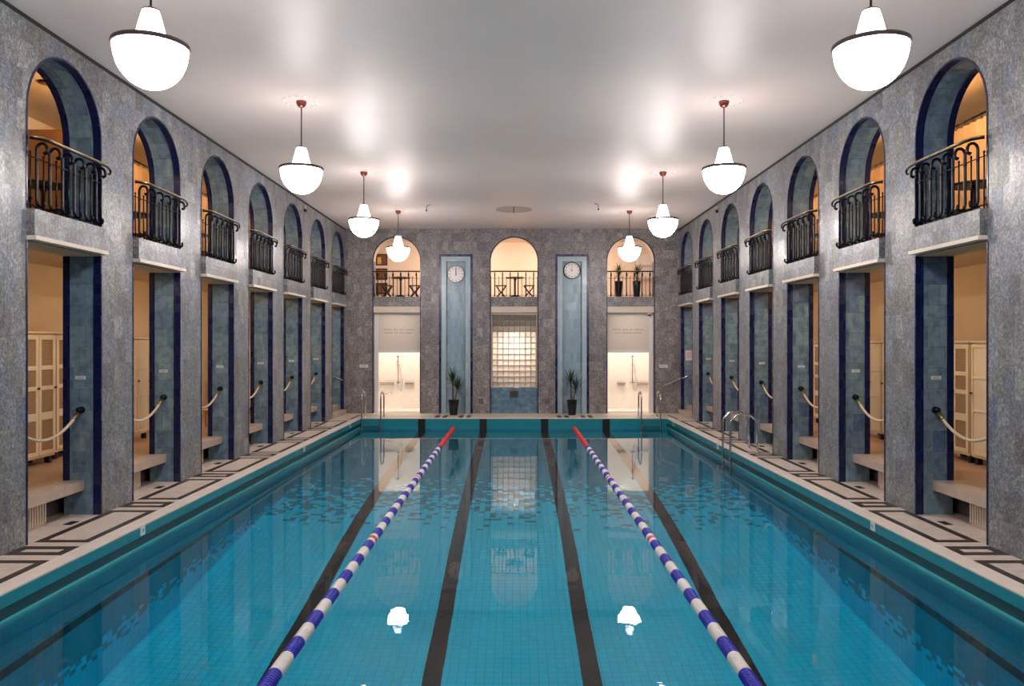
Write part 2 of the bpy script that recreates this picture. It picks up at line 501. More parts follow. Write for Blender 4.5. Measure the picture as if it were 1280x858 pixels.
def edging(mb, a0, a1, y0, y1, inset, proud_front, z_bottom, low_top=LOW_TOP, m='navy_tile'):
    """a navy band lining the opening between depth y0 and y1, `inset` thick; wraps the arris by proud_front"""
    cx = (a0 + a1) / 2; r = (a1 - a0) / 2
    NS = 28
    def path(rr, zb, zt, top):
        return [(cx - rr, zb)] + [(cx - rr * math.cos(PI * j / NS), SPRING + rr * math.sin(PI * j / NS)) for j in range(NS + 1)] + [(cx + rr, zb)]
    outer = path(r + proud_front, UP_FLOOR, 0, 0); inner = path(r - inset, UP_FLOOR, 0, 0)
    for j in range(len(outer) - 1):
        (oa, oz), (ob, ow) = outer[j], outer[j + 1]
        (ia, iz), (ib, iw) = inner[j], inner[j + 1]
        mb.poly([(oa, y0, oz), (ob, y0, ow), (ib, y0, iw), (ia, y0, iz)], m)
        mb.poly([(ia, y0, iz), (ib, y0, iw), (ib, y1, iw), (ia, y1, iz)], m)
        mb.poly([(ia, y1, iz), (ib, y1, iw), (ob, y1, ow), (oa, y1, oz)], m)
        if proud_front: mb.poly([(oa, y1, oz), (ob, y1, ow), (ob, y0, ow), (oa, y0, oz)], m)
    for s, a in ((1, a0), (-1, a1)):
        xs = sorted((a - s * proud_front, a + s * inset))
        mb.box(xs[0], xs[1], y0, y1, z_bottom, low_top, m)

side_opens = [(far(i) - OPEN, far(i)) for i in range(7)]
for side in ('left', 'right'):
    mb = MB(side_xf(side))
    arched_openings(mb, side_opens, Y_FRONT, Y_BACK + WT, 'stone', 'blue_tile', 'cream_wall')
    struct(mb.build('wall_' + side))
    mb = MB(side_xf(side))
    for i, (a0, a1) in enumerate(side_opens):
        edging(mb, a0, a1, -0.008, 0.105, 0.012, 0.016, 0.0)
        edging(mb, a0, a1, WT - 0.085, WT + 0.008, 0.012, 0.0, AISLE_Z)
    struct(mb.build('trim_1' if side == 'left' else 'trim_2'))
    mb = MB(side_xf(side))
    for i, (a0, a1) in enumerate(side_opens):
        mb.box(a0 + 0.018, a1 - 0.018, -0.085, 0.05, LOW_TOP + 0.07, UP_FLOOR, 'stone')
        mb.box(a0 - 0.0, a1 + 0.0, -0.115, 0.08, LOW_TOP + 0.015, LOW_TOP + 0.07, 'lintel')
    struct(mb.build('balcony_slab_' + side, bevel=0.006))
    mb = MB(side_xf(side))
    mb.box(Y_FRONT, Y_BACK, -0.014, 0.0, H - 0.055, H - 0.012, 'shadow_gap_strip')  # black strip painted in place of the shadow gap below the ceiling
    struct(mb.build('trim_3' if side == 'left' else 'trim_4'))

# back wall
BC = [-4.095, 0.006, 4.075]
BW = 1.67
back_opens = [(x - BW / 2, x + BW / 2) for x in BC]
NICHE = [(-2.03, 1.18), (2.03, 1.18)]
NZ = 5.56
def back_pier(mb, a0, a1, niche):
    if niche is None:
        mb.box(a0, a1, 0, WT, 0, H, 'stone_back', '+z -z', {'+y': 'peach_wall', '-x': 'stone_back', '+x': 'stone_back'}); return
    nc, nw = niche
    n0, n1 = nc - nw / 2, nc + nw / 2
    mb.box(a0, n0, 0, WT, 0, H, 'stone_back', '+z -z', {'+y': 'peach_wall', '+x': 'navy_tile'})
    mb.box(n1, a1, 0, WT, 0, H, 'stone_back', '+z -z', {'+y': 'peach_wall', '-x': 'navy_tile'})
    mb.box(n0, n1, 0, WT, NZ, H, 'stone_back', '+z -x +x', {'+y': 'peach_wall', '-z': 'navy_tile'})
mb = MB(back_xf)
NS = 28
edges = [-W_LEFT] + [v for o in back_opens for v in o] + [W_RIGHT]
back_pier(mb, edges[0], edges[1], None); back_pier(mb, edges[2], edges[3], NICHE[0])
back_pier(mb, edges[4], edges[5], NICHE[1]); back_pier(mb, edges[6], edges[7], None)
B_LOW = 3.52
for a0, a1 in back_opens:
    cx = (a0 + a1) / 2; r = (a1 - a0) / 2
    pts = [(cx - r * math.cos(PI * j / NS), SPRING + r * math.sin(PI * j / NS)) for j in range(NS + 1)]
    for (xa, za), (xb, zb) in zip(pts, pts[1:]):
        mb.poly([(xa, 0, za), (xb, 0, zb), (xb, 0, H), (xa, 0, H)], 'stone_back')
        mb.poly([(xb, WT, zb), (xa, WT, za), (xa, WT, H), (xb, WT, H)], 'peach_wall')
        mb.poly([(xa, WT, za), (xb, WT, zb), (xb, 0, zb), (xa, 0, za)], 'peach_wall', True)
    mb.box(a0, a1, 0.03, WT, B_LOW + 0.21, UP_FLOOR - 0.02, 'stone_back', '-x +x', {'+y': 'peach_wall'})
    mb.box(a0, a1, 0.03, WT, B_LOW, B_LOW + 0.21, 'lintel', '-x +x')
struct(mb.build('wall_back'))
mb = MB(back_xf)
for a0, a1 in back_opens:
    edging(mb, a0, a1, -0.008, 0.06, 0.02, 0.012, 0.0, UP_FLOOR)
struct(mb.build('trim_5'))
# clock niches
for k, (nc, nw) in enumerate(NICHE):
    mb = MB(back_xf)
    n0, n1 = nc - nw / 2, nc + nw / 2
    t = 0.08
    mb.box(n0, n0 + t, -0.012, 0.2, 0, NZ, 'navy_tile'); mb.box(n1 - t, n1, -0.012, 0.2, 0, NZ, 'navy_tile')
    mb.box(n0 + t, n1 - t, -0.012, 0.2, NZ - t, NZ, 'navy_tile')
    f = 0.17
    mb.box(n0 + t, n0 + t + f, 0.02, 0.2, 0, NZ - t, 'niche_frame', '', {'+x': 'navy_tile'}); mb.box(n1 - t - f, n1 - t, 0.02, 0.2, 0, NZ - t, 'niche_frame', '', {'-x': 'navy_tile'})
    mb.box(n0 + t + f, n1 - t - f, 0.02, 0.2, NZ - t - f, NZ - t, 'niche_frame', '', {'-z': 'navy_tile'})
    mb.box(n0, n1, 0.15, 0.25, 0, NZ, 'niche_tile')
    struct(mb.build('wall_niche_%d' % (k + 1)))

# front wall behind the camera, ceiling
mb = MB(); mb.box(-9, 9, Y_FRONT - 0.2, Y_FRONT, 0, H, 'stone'); struct(mb.build('wall_front'))
mb = MB(); mb.box(-9.2, 9.2, Y_FRONT - 0.2, 31.2, H, H + 0.15, 'ceiling'); struct(mb.build('ceiling'))

# ---------------------------------------------------------------- pool basin and deck
FLOOR_PTS = [(PY1, WATER - 0.9), (11.6, WATER - 3.5), (PY0, WATER - 3.5)]
mb = MB()
xs = [-POOL, -3.12, -2.88, -1.12, -0.88, 0.88, 1.12, 2.88, 3.12, POOL]
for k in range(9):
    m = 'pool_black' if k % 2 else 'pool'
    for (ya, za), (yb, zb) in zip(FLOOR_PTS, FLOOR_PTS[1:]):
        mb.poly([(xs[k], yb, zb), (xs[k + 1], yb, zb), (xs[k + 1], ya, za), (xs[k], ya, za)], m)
LIP = -0.27
STRIPE0, STRIPE1 = WATER - 1.17, WATER - 1.42
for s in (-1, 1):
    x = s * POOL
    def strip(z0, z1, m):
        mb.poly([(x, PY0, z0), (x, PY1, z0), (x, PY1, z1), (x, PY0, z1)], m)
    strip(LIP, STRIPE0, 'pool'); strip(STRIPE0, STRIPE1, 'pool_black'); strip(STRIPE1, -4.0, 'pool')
for y in (PY0, PY1):
    for k in range(9):
        m = 'pool_black' if k % 2 else 'pool'
        mb.poly([(xs[k], y, LIP), (xs[k + 1], y, LIP), (xs[k + 1], y, -4.0), (xs[k], y, -4.0)], m)
struct(mb.build('floor_pool_basin'))
# pool rim: teal face, dark overflow slot, lip
mb = MB()
g0, g1, gd = -0.14, -0.272, 0.03
for s in (-1, 1):
    a, b = sorted((s * POOL, s * (POOL + gd)))
    x = s * POOL; xo = s * (POOL + gd)
    mb.poly([(x, PY0, -0.012), (x, PY1, -0.012), (x, PY1, g0), (x, PY0, g0)], 'pool_face')
    mb.poly([(x, PY0, g0), (x, PY1, g0), (xo, PY1 + gd, g0), (xo, PY0 - gd, g0)], 'gutter')
    mb.poly([(xo, PY0 - gd, g0), (xo, PY1 + gd, g0), (xo, PY1 + gd, g1), (xo, PY0 - gd, g1)], 'gutter')
    mb.poly([(xo, PY0 - gd, g1), (xo, PY1 + gd, g1), (x - s * 0.006, PY1, g1), (x - s * 0.006, PY0, g1)], 'pool_lip')
    mb.poly([(x - s * 0.006, PY0, g1), (x - s * 0.006, PY1, g1), (x - s * 0.006, PY1, g1 - 0.02), (x - s * 0.006, PY0, g1 - 0.02)], 'pool_lip')
    mb.poly([(x - s * 0.006, PY0, g1 - 0.02), (x - s * 0.006, PY1, g1 - 0.02), (x - s * 0.006, PY1, WATER - 0.05), (x - s * 0.006, PY0, WATER - 0.05)], 'pool_face')
for y, s in ((PY0, -1), (PY1, 1)):
    for k in range(9):
        m = 'pool_black' if k % 2 else 'pool_face'
        mb.poly([(xs[k], y, -0.012), (xs[k + 1], y, -0.012), (xs[k + 1], y, LIP), (xs[k], y, LIP)], m)
struct(mb.build('trim_6'))
# water
mb = MB()
mb.poly([(-POOL, PY0, WATER), (POOL, PY0, WATER), (POOL, PY1, WATER), (-POOL, PY1, WATER)], 'water')
struct(mb.build('water', recalc=False))
# deck
mb = MB()
CW = 0.235
DOUT = 0.72
mb.box(-W_LEFT - DOUT, -POOL - CW, Y_FRONT, Y_BACK + 0.7, -0.1, 0, 'deck')
mb.box(POOL + CW, W_RIGHT + DOUT, Y_FRONT, Y_BACK + 0.7, -0.1, 0, 'deck')
mb.box(-POOL - CW, POOL + CW, PY1 + CW, Y_BACK + 0.7, -0.1, 0, 'deck')
mb.box(-POOL - CW, POOL + CW, Y_FRONT, PY0 - CW, -0.1, 0, 'deck')
for s in (-1, 1):
    a, b = sorted((s * POOL, s * (POOL + CW)))
    mb.box(a, b, PY0 - CW, PY1 + CW, -0.014, 0.004, 'coping')
mb.box(-POOL, POOL, PY1, PY1 + CW, -0.014, 0.004, 'coping'); mb.box(-POOL, POOL, PY0 - CW, PY0, -0.014, 0.004, 'coping')
struct(mb.build('floor_deck'))
# black meander inlay on the deck
mb = MB()
def frame(x0, x1, y0, y1, tx, ty):
    z0, z1 = -0.01, 0.0022
    mb.box(x0, x1, y0, y0 + ty, z0, z1, 'deck_black'); mb.box(x0, x1, y1 - ty, y1, z0, z1, 'deck_black')
    mb.box(x0, x0 + tx, y0 + ty, y1 - ty, z0, z1, 'deck_black'); mb.box(x1 - tx, x1, y0 + ty, y1 - ty, z0, z1, 'deck_black')
for s, W in ((-1, W_LEFT), (1, W_RIGHT)):
    for i in range(-5, 6):
        x0, x1 = sorted((s * (W - 0.005), s * (POOL + CW + 0.005)))
        frame(x0, x1, 9.57 + PITCH * i, 11.40 + PITCH * i, 0.105, 0.115)
        frame(x0, x1, 8.99 + PITCH * i, 9.38 + PITCH * i, 0.11, 0.13)
    a, b = sorted((s * (POOL + CW + 0.01), s * (POOL + CW + 0.10)))
    mb.box(a, b, 25.0, 26.55, -0.01, 0.0022, 'deck_black')
    a, b = sorted((s * (POOL + CW - 0.55), s * (POOL + CW + 0.10)))
    mb.box(a, b, 26.46, 26.55, -0.01, 0.0022, 'deck_black')
for cx in (-2.03, 2.03):
    for dx in (-0.52, -0.27, 0.27, 0.52):
        z1 = 0.0022
        y0, y1 = 25.53, 26.36
        sk = 0.06 if True else 0
        mb.box(cx + dx - 0.072, cx + dx + 0.072, y0, y1, -0.01, z1, 'deck_black')
struct(mb.build('floor_deck_inlay'))

# ---------------------------------------------------------------- side aisles and galleries
D_BACK, D_CABIN = 2.55, 1.62
for side in ('left', 'right'):
    xf = side_xf(side)
    mb = MB(xf)
    # raised floor and its stone tongues in the openings
    mb.box(Y_FRONT, Y_BACK + 1.2, WT, D_BACK, AISLE_Z - 0.14, AISLE_Z, 'aisle_floor', '', {'-y': 'slab_stone'})
    for i in range(6):
        mb.box(far(i) - OPEN, far(i), 0.24, WT, AISLE_Z - 0.14, AISLE_Z, 'slab_stone')
    mb.box(Y_FRONT, Y_BACK + 1.2, 0.66, 0.76, 0, AISLE_Z - 0.14, 'dark_riser')
    struct(mb.build('floor_aisle_' + side))
    mb = MB(xf)
    a0, a1 = side_opens[6]
    for k in range(3):
        z1 = AISLE_Z * (k + 1) / 3
        mb.box(a0 + (0.0 if k else 0.0), a1, -0.10 + 0.27 * k, WT + 0.4, z1 - AISLE_Z / 3 + 0.001, z1, 'slab_stone')
    struct(mb.build('floor_stairs_' + side, bevel=0.02))
    mb = MB(xf)
    mb.box(Y_FRONT, Y_BACK + 1.2, D_BACK, D_BACK + 0.1, AISLE_Z - 0.2, H, 'cream_wall')
    mb.box(Y_BACK + 1.1, Y_BACK + 1.2, WT, D_BACK, AISLE_Z, H, 'cream_wall')
    mb.box(Y_FRONT - 0.1, Y_FRONT, WT, D_BACK, 0, H, 'cream_wall')
    struct(mb.build('wall_aisle_' + side))
    mb = MB(xf)
    mb.box(Y_FRONT, Y_BACK + 1.2, WT + 0.001, D_BACK, 3.86, 4.05, 'cream_wall', '', {'+z': 'aisle_floor'})
    struct(mb.build('floor_gallery_' + side))
    mb = MB(xf)
    mb.box(Y_FRONT, Y_BACK + 1.2, WT + 0.001, D_BACK, H - 0.04, H - 0.002, 'cream_wall')
    struct(mb.build('ceiling_gallery_' + side))
    # cabin fronts of the gallery: wood near the camera, posts and curtains further on
    mb = MB(xf)
    if side == 'left':
        mb.box(12.62, 12.68, 1.15, D_BACK, 4.05, 5.93, 'wood_partition')
        mb.box(12.68, 14.55, 1.45, 1.51, 4.05, 5.93, 'wood_partition')
        mb.box(14.49, 14.55, 1.51, D_BACK, 4.05, 5.93, 'wood_partition')
    for a in ((17.2, 19.9, 22.5) if side == 'left' else (11.0, 13.9, 16.6, 19.4, 22.2)):
        mb.box(a, a + 0.07, D_CABIN, D_BACK, 4.05, 6.0, 'cream_wall')
    struct(mb.build('partition_gallery_' + side))

# ---------------------------------------------------------------- rooms behind the back wall
def room_box(mb, x0, x1, y0, y1, z0, z1, m, mf, mc=None, t=0.08):
    mb.box(x0 - t, x0, y0, y1 + t, z0, z1, m); mb.box(x1, x1 + t, y0, y1 + t, z0, z1, m)
    mb.box(x0, x1, y1, y1 + t, z0, z1, m)
    mb.box(x0 - t, x1 + t, y0, y1 + t, z0 - t, z0, mf); mb.box(x0 - t, x1 + t, y0, y1 + t, z1, z1 + t, mc or m)
YB = Y_BACK + WT
mb = MB()
room_box(mb, -W_LEFT, W_RIGHT, YB + 0.002, YB + 2.4, UP_FLOOR - 0.12, H - 0.1, 'peach_wall', 'aisle_floor')
struct(mb.build('wall_upper_lounge'))
mb = MB(); mb.box(-W_LEFT, W_RIGHT, YB, YB + 2.4, UP_FLOOR - 0.1, UP_FLOOR - 0.028, 'aisle_floor'); struct(mb.build('floor_upper_lounge'))
for k, nm in ((0, 'left'), (2, 'right')):
    a0, a1 = back_opens[k]
    mb = MB()
    room_box(mb, a0 - 0.35, a1 + 0.35, YB + 0.002, YB + 1.5, 0.0, 3.6, 'shower_tile', 'shower_tile')
    struct(mb.build('wall_shower_' + nm))
mb = MB()
a0, a1 = back_opens[1]
room_box(mb, a0, a1, YB + 0.002, YB + 0.9, 0.0, 3.75, 'shower_tile', 'shower_tile', None)  # unseen white box added to backlight the glass blocks
mb.box(a0, a1, YB - 0.05, YB + 0.9, 2.82, 2.86, 'shower_tile')  # added dropped ceiling, keeps the upper glass blocks dimmer
struct(mb.build('wall_added_light_box'))

# transoms over the shower doors
def glyph_line(mb, cx, z, y, words, cw, chh, m):
    total = sum(wd + 1 for wd in words) - 1
    x = cx - total * cw / 2
    for wd in words:
        for k in range(wd):
            hgt = chh
            mb.box(x + 0.12 * cw, x + 0.36 * cw, y, y + 0.004, z, z + hgt, m)
            kk = (k * 7 + wd) % 3
            zz = z + (0.0, 0.42, 0.82)[kk] * hgt
            mb.box(x + 0.36 * cw, x + 0.82 * cw, y, y + 0.004, zz, zz + 0.18 * hgt, m)
            x += cw
        x += cw
for k, nm, wl in ((0, 'left', 1), (2, 'right', -1)):
    a0, a1 = back_opens[k]
    cx = (a0 + a1) / 2
    rt = empty('door_%d' % (1 if k == 0 else 2), (cx, Y_BACK + 0.22, 0)); struct(rt)
    hw = BW / 2 - 0.012
    mb = MB()
    pl, pr = (0.15, 0.05) if wl == 1 else (0.05, 0.15)
    mb.box(-hw, -hw + pl, 0, 0.09, 0, B_LOW, 'white_paint'); mb.box(hw - pr, hw, 0, 0.09, 0, B_LOW, 'white_paint')
    mb.box(-hw + pl, hw - pr, 0, 0.09, 2.12, 2.22, 'white_paint'); mb.box(-hw + pl, hw - pr, 0, 0.09, B_LOW - 0.05, B_LOW, 'white_paint')
    mb.build('door_frame', rt, bevel=0.006)
    mb = MB()
    mb.box(-hw + pl, hw - pr, 0.03, 0.05, 2.22, B_LOW - 0.05, 'frosted')
    pane = mb.build('transom_glass', rt)
    mb = MB()
    ox = (pl - pr) / 2
    if k == 0:
        glyph_line(mb, ox + 0.0, 2.90, 0.025, [7, 4, 4, 8], 0.042, 0.05, 'plate_ink'); glyph_line(mb, ox - 0.02, 2.79, 0.025, [7, 3, 4, 6], 0.042, 0.05, 'plate_ink')
    else:
        glyph_line(mb, ox + 0.0, 2.90, 0.025, [7, 5, 3, 8], 0.042, 0.05, 'plate_ink'); glyph_line(mb, ox + 0.0, 2.79, 0.025, [5, 8, 7], 0.042, 0.05, 'plate_ink')
    mb.build('lettering', pane)
# glass block window
a0, a1 = back_opens[1]
cx = (a0 + a1) / 2
rt = empty('window_1', (cx, Y_BACK + 0.12, 0)); struct(rt)
mb = MB()
hw = BW / 2
z0, z1 = 0.88, 3.45
mb.box(-hw, -0.765, 0, 0.3, z0, B_LOW, 'lintel'); mb.box(0.765, hw, 0, 0.3, z0, B_LOW, 'lintel')
mb.box(-0.765, 0.765, 0, 0.3, z1, B_LOW, 'lintel')
mb.build('window_frame', rt)
mb = MB()
bw, bh = 1.53 / 8, (z1 - z0) / 13
for k in range(9): mb.box(-0.765 + bw * k - 0.008, -0.765 + bw * k + 0.008, 0.05, 0.1, z0, z1, 'mortar')
for k in range(14): mb.box(-0.765, 0.765, 0.051, 0.099, z0 + bh * k - 0.008, z0 + bh * k + 0.008, 'mortar')
mb.build('mortar_grid', rt)
mb = MB()
for i in range(8):
    for j in range(13):
        xa, xb = -0.765 + bw * i + 0.009, -0.765 + bw * (i + 1) - 0.009
        za, zb = z0 + bh * j + 0.009, z0 + bh * (j + 1) - 0.009
        g = 0.02
        A = [(xa, 0.055, za), (xb, 0.055, za), (xb, 0.055, zb), (xa, 0.055, zb)]
        Bq = [(xa + g, 0.038, za + g), (xb - g, 0.038, za + g), (xb - g, 0.038, zb - g), (xa + g, 0.038, zb - g)]
        mb.poly(Bq, 'glass_block')
        for q_ in range(4): mb.poly([A[q_], A[(q_ + 1) % 4], Bq[(q_ + 1) % 4], Bq[q_]], 'glass_block')
mb.build('glass_blocks', rt)
mb = MB()
mb.box(-hw, hw, -0.02, 0.4, 0, z0, 'plinth_tile')
mb.build('sill_plinth', rt)

# ---------------------------------------------------------------- lamps
def added_ceiling_lamp(name, loc, mat, label, cat='lamp', group=None, r=0.11):
    e = empty(name, loc)
    mb = MB(); mb.lathe([(r * 1.12, 0.0), (r * 1.12, -0.03), (r, -0.035)], 'white_paint', 24); mb.build('mount', e)
    mb = MB(); mb.lathe([(r, -0.03), (r * 0.9, -0.07), (r * 0.5, -0.095), (0.001, -0.1)], mat, 24, cap=False); mb.build('diffuser', e)
    tag(e, label, cat, group)
    return e
def added_globe_lamp(loc, label):
    e = empty('added_globe_lamp', loc)
    mb = MB(); mb.lathe([(0.05, 0.0), (0.045, -0.02), (0.012, -0.03), (0.012, -0.30), (0.04, -0.31), (0.04, -0.33)], 'brass', 16); mb.build('stem', e)
    mb = MB(); mb.lathe([(0.001, -0.5)] + [(0.09 * math.sin(R(a)), -0.41 - 0.09 * math.cos(R(a))) for a in range(15, 165, 15)], 'gallery_fill', 20, cap=False); mb.build('globe', e)
    tag(e, label, 'lamp', 'added globe lamps')
for side in ('left', 'right'):
    s, W = SIDE[side]
    for i in range(7):
        y = far(i) + 0.80  # aisle and gallery lamps are added for warm light, hidden behind the piers
        added_ceiling_lamp('added_ceiling_lamp', (s * (W + WT + 0.17), y, 3.858), 'aisle_fill',
                     'unseen round lamp added on the lower %s aisle ceiling behind the %s pier' % (side, NUM[i]), 'lamp', 'added aisle lamps')
        added_globe_lamp((s * (W + WT + 0.17), y, H - 0.042), 'small unseen globe lamp added below the upper %s gallery ceiling behind the %s pier' % (side, NUM[i]))
for x, nm in ((-2.05, 'left'), (2.05, 'right')):  # lounge lamps added out of sight behind the clock piers
    added_ceiling_lamp('added_ceiling_lamp', (x, YB + 0.55, H - 0.102), 'lounge_fill', 'unseen round lamp added on the upper lounge ceiling, behind the %s clock pier' % nm, 'lamp', 'added lounge lamps', 0.17)
for k, nm in ((0, 'left'), (2, 'right')):  # unseen lamps added to brighten the shower rooms
    added_ceiling_lamp('added_ceiling_lamp', (BC[k], YB + 0.5, 3.598), 'shower_fill', 'unseen round lamp added on the ceiling of the %s shower room' % nm, 'lamp', 'added shower room lamps', 0.2)
added_ceiling_lamp('added_ceiling_lamp', (BC[1], YB + 0.45, 2.818), 'shower_fill', 'unseen round lamp added in the box behind the glass block window', 'lamp', None, 0.14)  # added to shine through the glass blocks from behind

# pendants: opal bowl under an opal cone
def make_pendant():
    e = empty('pendant_lamp')
    mb = MB(); mb.lathe([(0.085, 0), (0.085, -0.02), (0.075, -0.055), (0.05, -0.09), (0.02, -0.105)], 'copper', 24); mb.build('canopy', e)
    mb = MB(); mb.lathe([(0.011, -0.1), (0.011, -0.74)], 'rod_metal', 10); mb.lathe([(0.03, -0.735), (0.055, -0.75), (0.085, -0.765), (0.085, -0.775)], 'rod_metal', 20); mb.build('rod', e)
    mb = MB(); mb.lathe([(0.078, -0.775), (0.1, -0.85), (0.132, -0.98), (0.165, -1.085), (0.168, -1.105)], 'opal_cone', 32, cap=False); mb.build('cone_shade', e)
    mb = MB()
    mb.lathe([(0.168, -1.105), (0.335, -1.11)], 'opal_cone', 40, cap=False)
    prof = [(0.335, -1.11)]
    for k in range(15):
        a = R(90 * k / 14)
        prof.append((0.34 * math.cos(a) ** 0.95 if k < 14 else 0.001, -1.125 - 0.40 * math.sin(a)))
    mb.lathe(prof, 'opal', 40, cap=False); mb.build('bowl_shade', e, weld=True)
    mb = MB(); mb.lathe([(0.33, -1.09), (0.356, -1.092), (0.361, -1.112), (0.358, -1.136), (0.338, -1.134)], 'rim_metal', 40, cap=False); mb.build('rim_band', e)
    mb = MB()
    rings = []
    for rr, hk in ((0.255, 0), (0.265, 0.4), (0.28, 0.9), (0.29, 1), (0.30, 0.9), (0.315, 0.4), (0.325, 0)):
        rings.append([mb.bm.verts.new((rr * math.cos(2 * PI * j / 192), rr * math.sin(2 * PI * j / 192), -0.002 - 0.02 * hk * max(0, math.cos(2 * PI * 16 * j / 192)))) for j in range(192)])
    idx = mb.mi('ceiling_relief')
    for A, B in zip(rings, rings[1:]):
        for j in range(192):
            f = mb.bm.faces.new([A[j], A[(j + 1) % 192], B[(j + 1) % 192], B[j]]); f.material_index = idx; f.smooth = True
    mb.build('ceiling_rosette', e)
    return e
pend = make_pendant()
first = True
for k, y in enumerate((7.53, 12.83, 18.13, 23.45, 2.2)):
    for s, nm in ((-1, 'left'), (1, 'right')):
        o = pend if first else copy_tree(pend)
        first = False
        o.location = (s * 3.49, y, H)
        lab = ('white glass bowl pendant lamp, %s in the %s row' % (['largest and nearest', 'second from the camera', 'third from the camera', 'farthest'][k], nm)) if k < 4 else 'white glass bowl pendant lamp over the near end of the pool, %s row' % nm
        tag(o, lab, 'lamp', 'opal pendant lamps')

# ---------------------------------------------------------------- wrought iron balcony railings
def make_railing(far_end=1, span=OPEN):
    """far_end: +1 / -1 puts the scrolled end at local +x / -x, 0 makes both ends return to the wall"""
    e = empty('balcony_railing')
    hwid = span / 2 - 0.02
    zt = 0.865
    off = -0.13
    sg = far_end or 1
    path = [(-hwid, -0.0, zt), (-hwid + 0.03, -0.05, zt), (-hwid + 0.09, -0.10, zt), (-hwid + 0.2, off, zt)]
    path += [(x, off, zt) for x in (-0.4, -0.15, 0.15, 0.4)]
    if far_end:
        path += [(hwid - 0.2, off, zt), (hwid - 0.06, -0.115, zt), (hwid + 0.03, -0.09, zt - 0.004)]
        path += [(hwid + 0.045 + 0.042 * math.cos(R(a)), -0.085, zt - 0.046 + 0.042 * math.sin(R(a))) for a in (75, 40, 0, -45, -90, -130)]
    else:
        path += [(hwid - 0.2, off, zt), (hwid - 0.09, -0.10, zt), (hwid - 0.03, -0.05, zt), (hwid, 0.0, zt)]
    path = [(sg * x, y, z) for x, y, z in path]
    rad = [0.02] * len(path)
    if far_end: rad[-5:] = [0.018, 0.016, 0.014, 0.012, 0.010]
    mb = MB(); mb.tube(path, rad, 'iron', 10)
    nb = len(path) - (6 if far_end else 0)
    up = [(x, y, z + 0.015) for x, y, z in path[:nb]]
    mb.tube(up, 0.0155, 'brass', 8)
    mb.build('handrail', e)
    mb = MB(); mb.tube([(-hwid - 0.02, 0, 0.045), (hwid + 0.02, 0, 0.045)], 0.009, 'iron', 6); mb.build('bottom_rail', e)
    mb = MB(); mb.tube([(-hwid - 0.02, 0, 0.64), (hwid + 0.02, 0, 0.64)], 0.007, 'iron', 6); mb.build('middle_rail', e)
    # scrolled baluster
    mb = MB()
    pr = []
    for k in range(9):   # foot curl, outward
        a = R(60 - 240 * k / 8)
        pr.append((-0.05 + -0.0 - 0.042 * math.cos(a) * (1), 0.075 + 0.042 * math.sin(a)))
    pr = [(-0.086, 0.11), (-0.098, 0.085), (-0.09, 0.055), (-0.065, 0.036), (-0.035, 0.042), (-0.012, 0.075), (0.0, 0.12), (0, 0.3), (0, 0.55), (0, 0.74)]
    pr += [(-0.065 + 0.065 * math.cos(R(a)), 0.755 + 0.075 * math.sin(R(a))) for a in (15, 45, 75, 105, 135, 165)]
    pr += [(-0.133, 0.735), (-0.125, 0.705), (-0.103, 0.695), (-0.09, 0.715)]
    mb.tube([(0, o_, z) for o_, z in pr], 0.0195, 'iron', 8)
    mb.lathe([(0.016, 0.0), (0.03, 0.02), (0.016, 0.045)], 'iron', 8, org=(0, 0, -0.0))
    mb.lathe([(0.018, 0.6), (0.024, 0.62), (0.018, 0.64)], 'iron', 8)
    b0 = mb.build('baluster', e)
    n = 6
    b0.location = (-0.68, 0, 0)
    for k in range(1, n):
        b = b0.copy(); COL.objects.link(b); b.location = (-0.68 + 0.272 * k, 0, 0)
    mb = MB()
    mb.tube([(0, 0, 0.0), (0, 0, 0.68)], 0.0105, 'iron', 6)
    mb.lathe([(0.009, 0.675), (0.016, 0.69), (0.009, 0.705), (0.001, 0.712)], 'iron', 8, cap=False)
    u0 = mb.build('upright', e)
    u0.location = (-0.81, 0, 0)
    for k in range(1, 7):
        b = u0.copy(); COL.objects.link(b); b.location = (-0.81 + 0.27 * k, 0, 0)
    return e
for side in ('left', 'right'):
    s, W = SIDE[side]
    rail = make_railing(1 if side == 'left' else -1)
    first = True
    for i in range(7):
        o = rail if first else copy_tree(rail)
        first = False
        o.location = (s * (W - 0.02), mid(i), UP_FLOOR)
        o.rotation_euler = (0, 0, R(90) if side == 'left' else R(-90))
        tag(o, 'black scrolled iron balcony railing, %s on the %s wall' % (NUM[i], side), 'railing', 'scrolled balcony railings')
rail = make_railing(0)
for k, x in enumerate(BC):
    o = rail if k == 0 else copy_tree(rail)
    o.location = (x, Y_BACK + 0.10, UP_FLOOR - 0.01)
    o.rotation_euler = (0, 0, 0)
    tag(o, ['black iron railing across the left arch of the end wall', 'black iron railing across the middle arch above the glass blocks', 'black iron railing in front of two potted plants on the end wall'][k], 'railing', 'end wall railings')

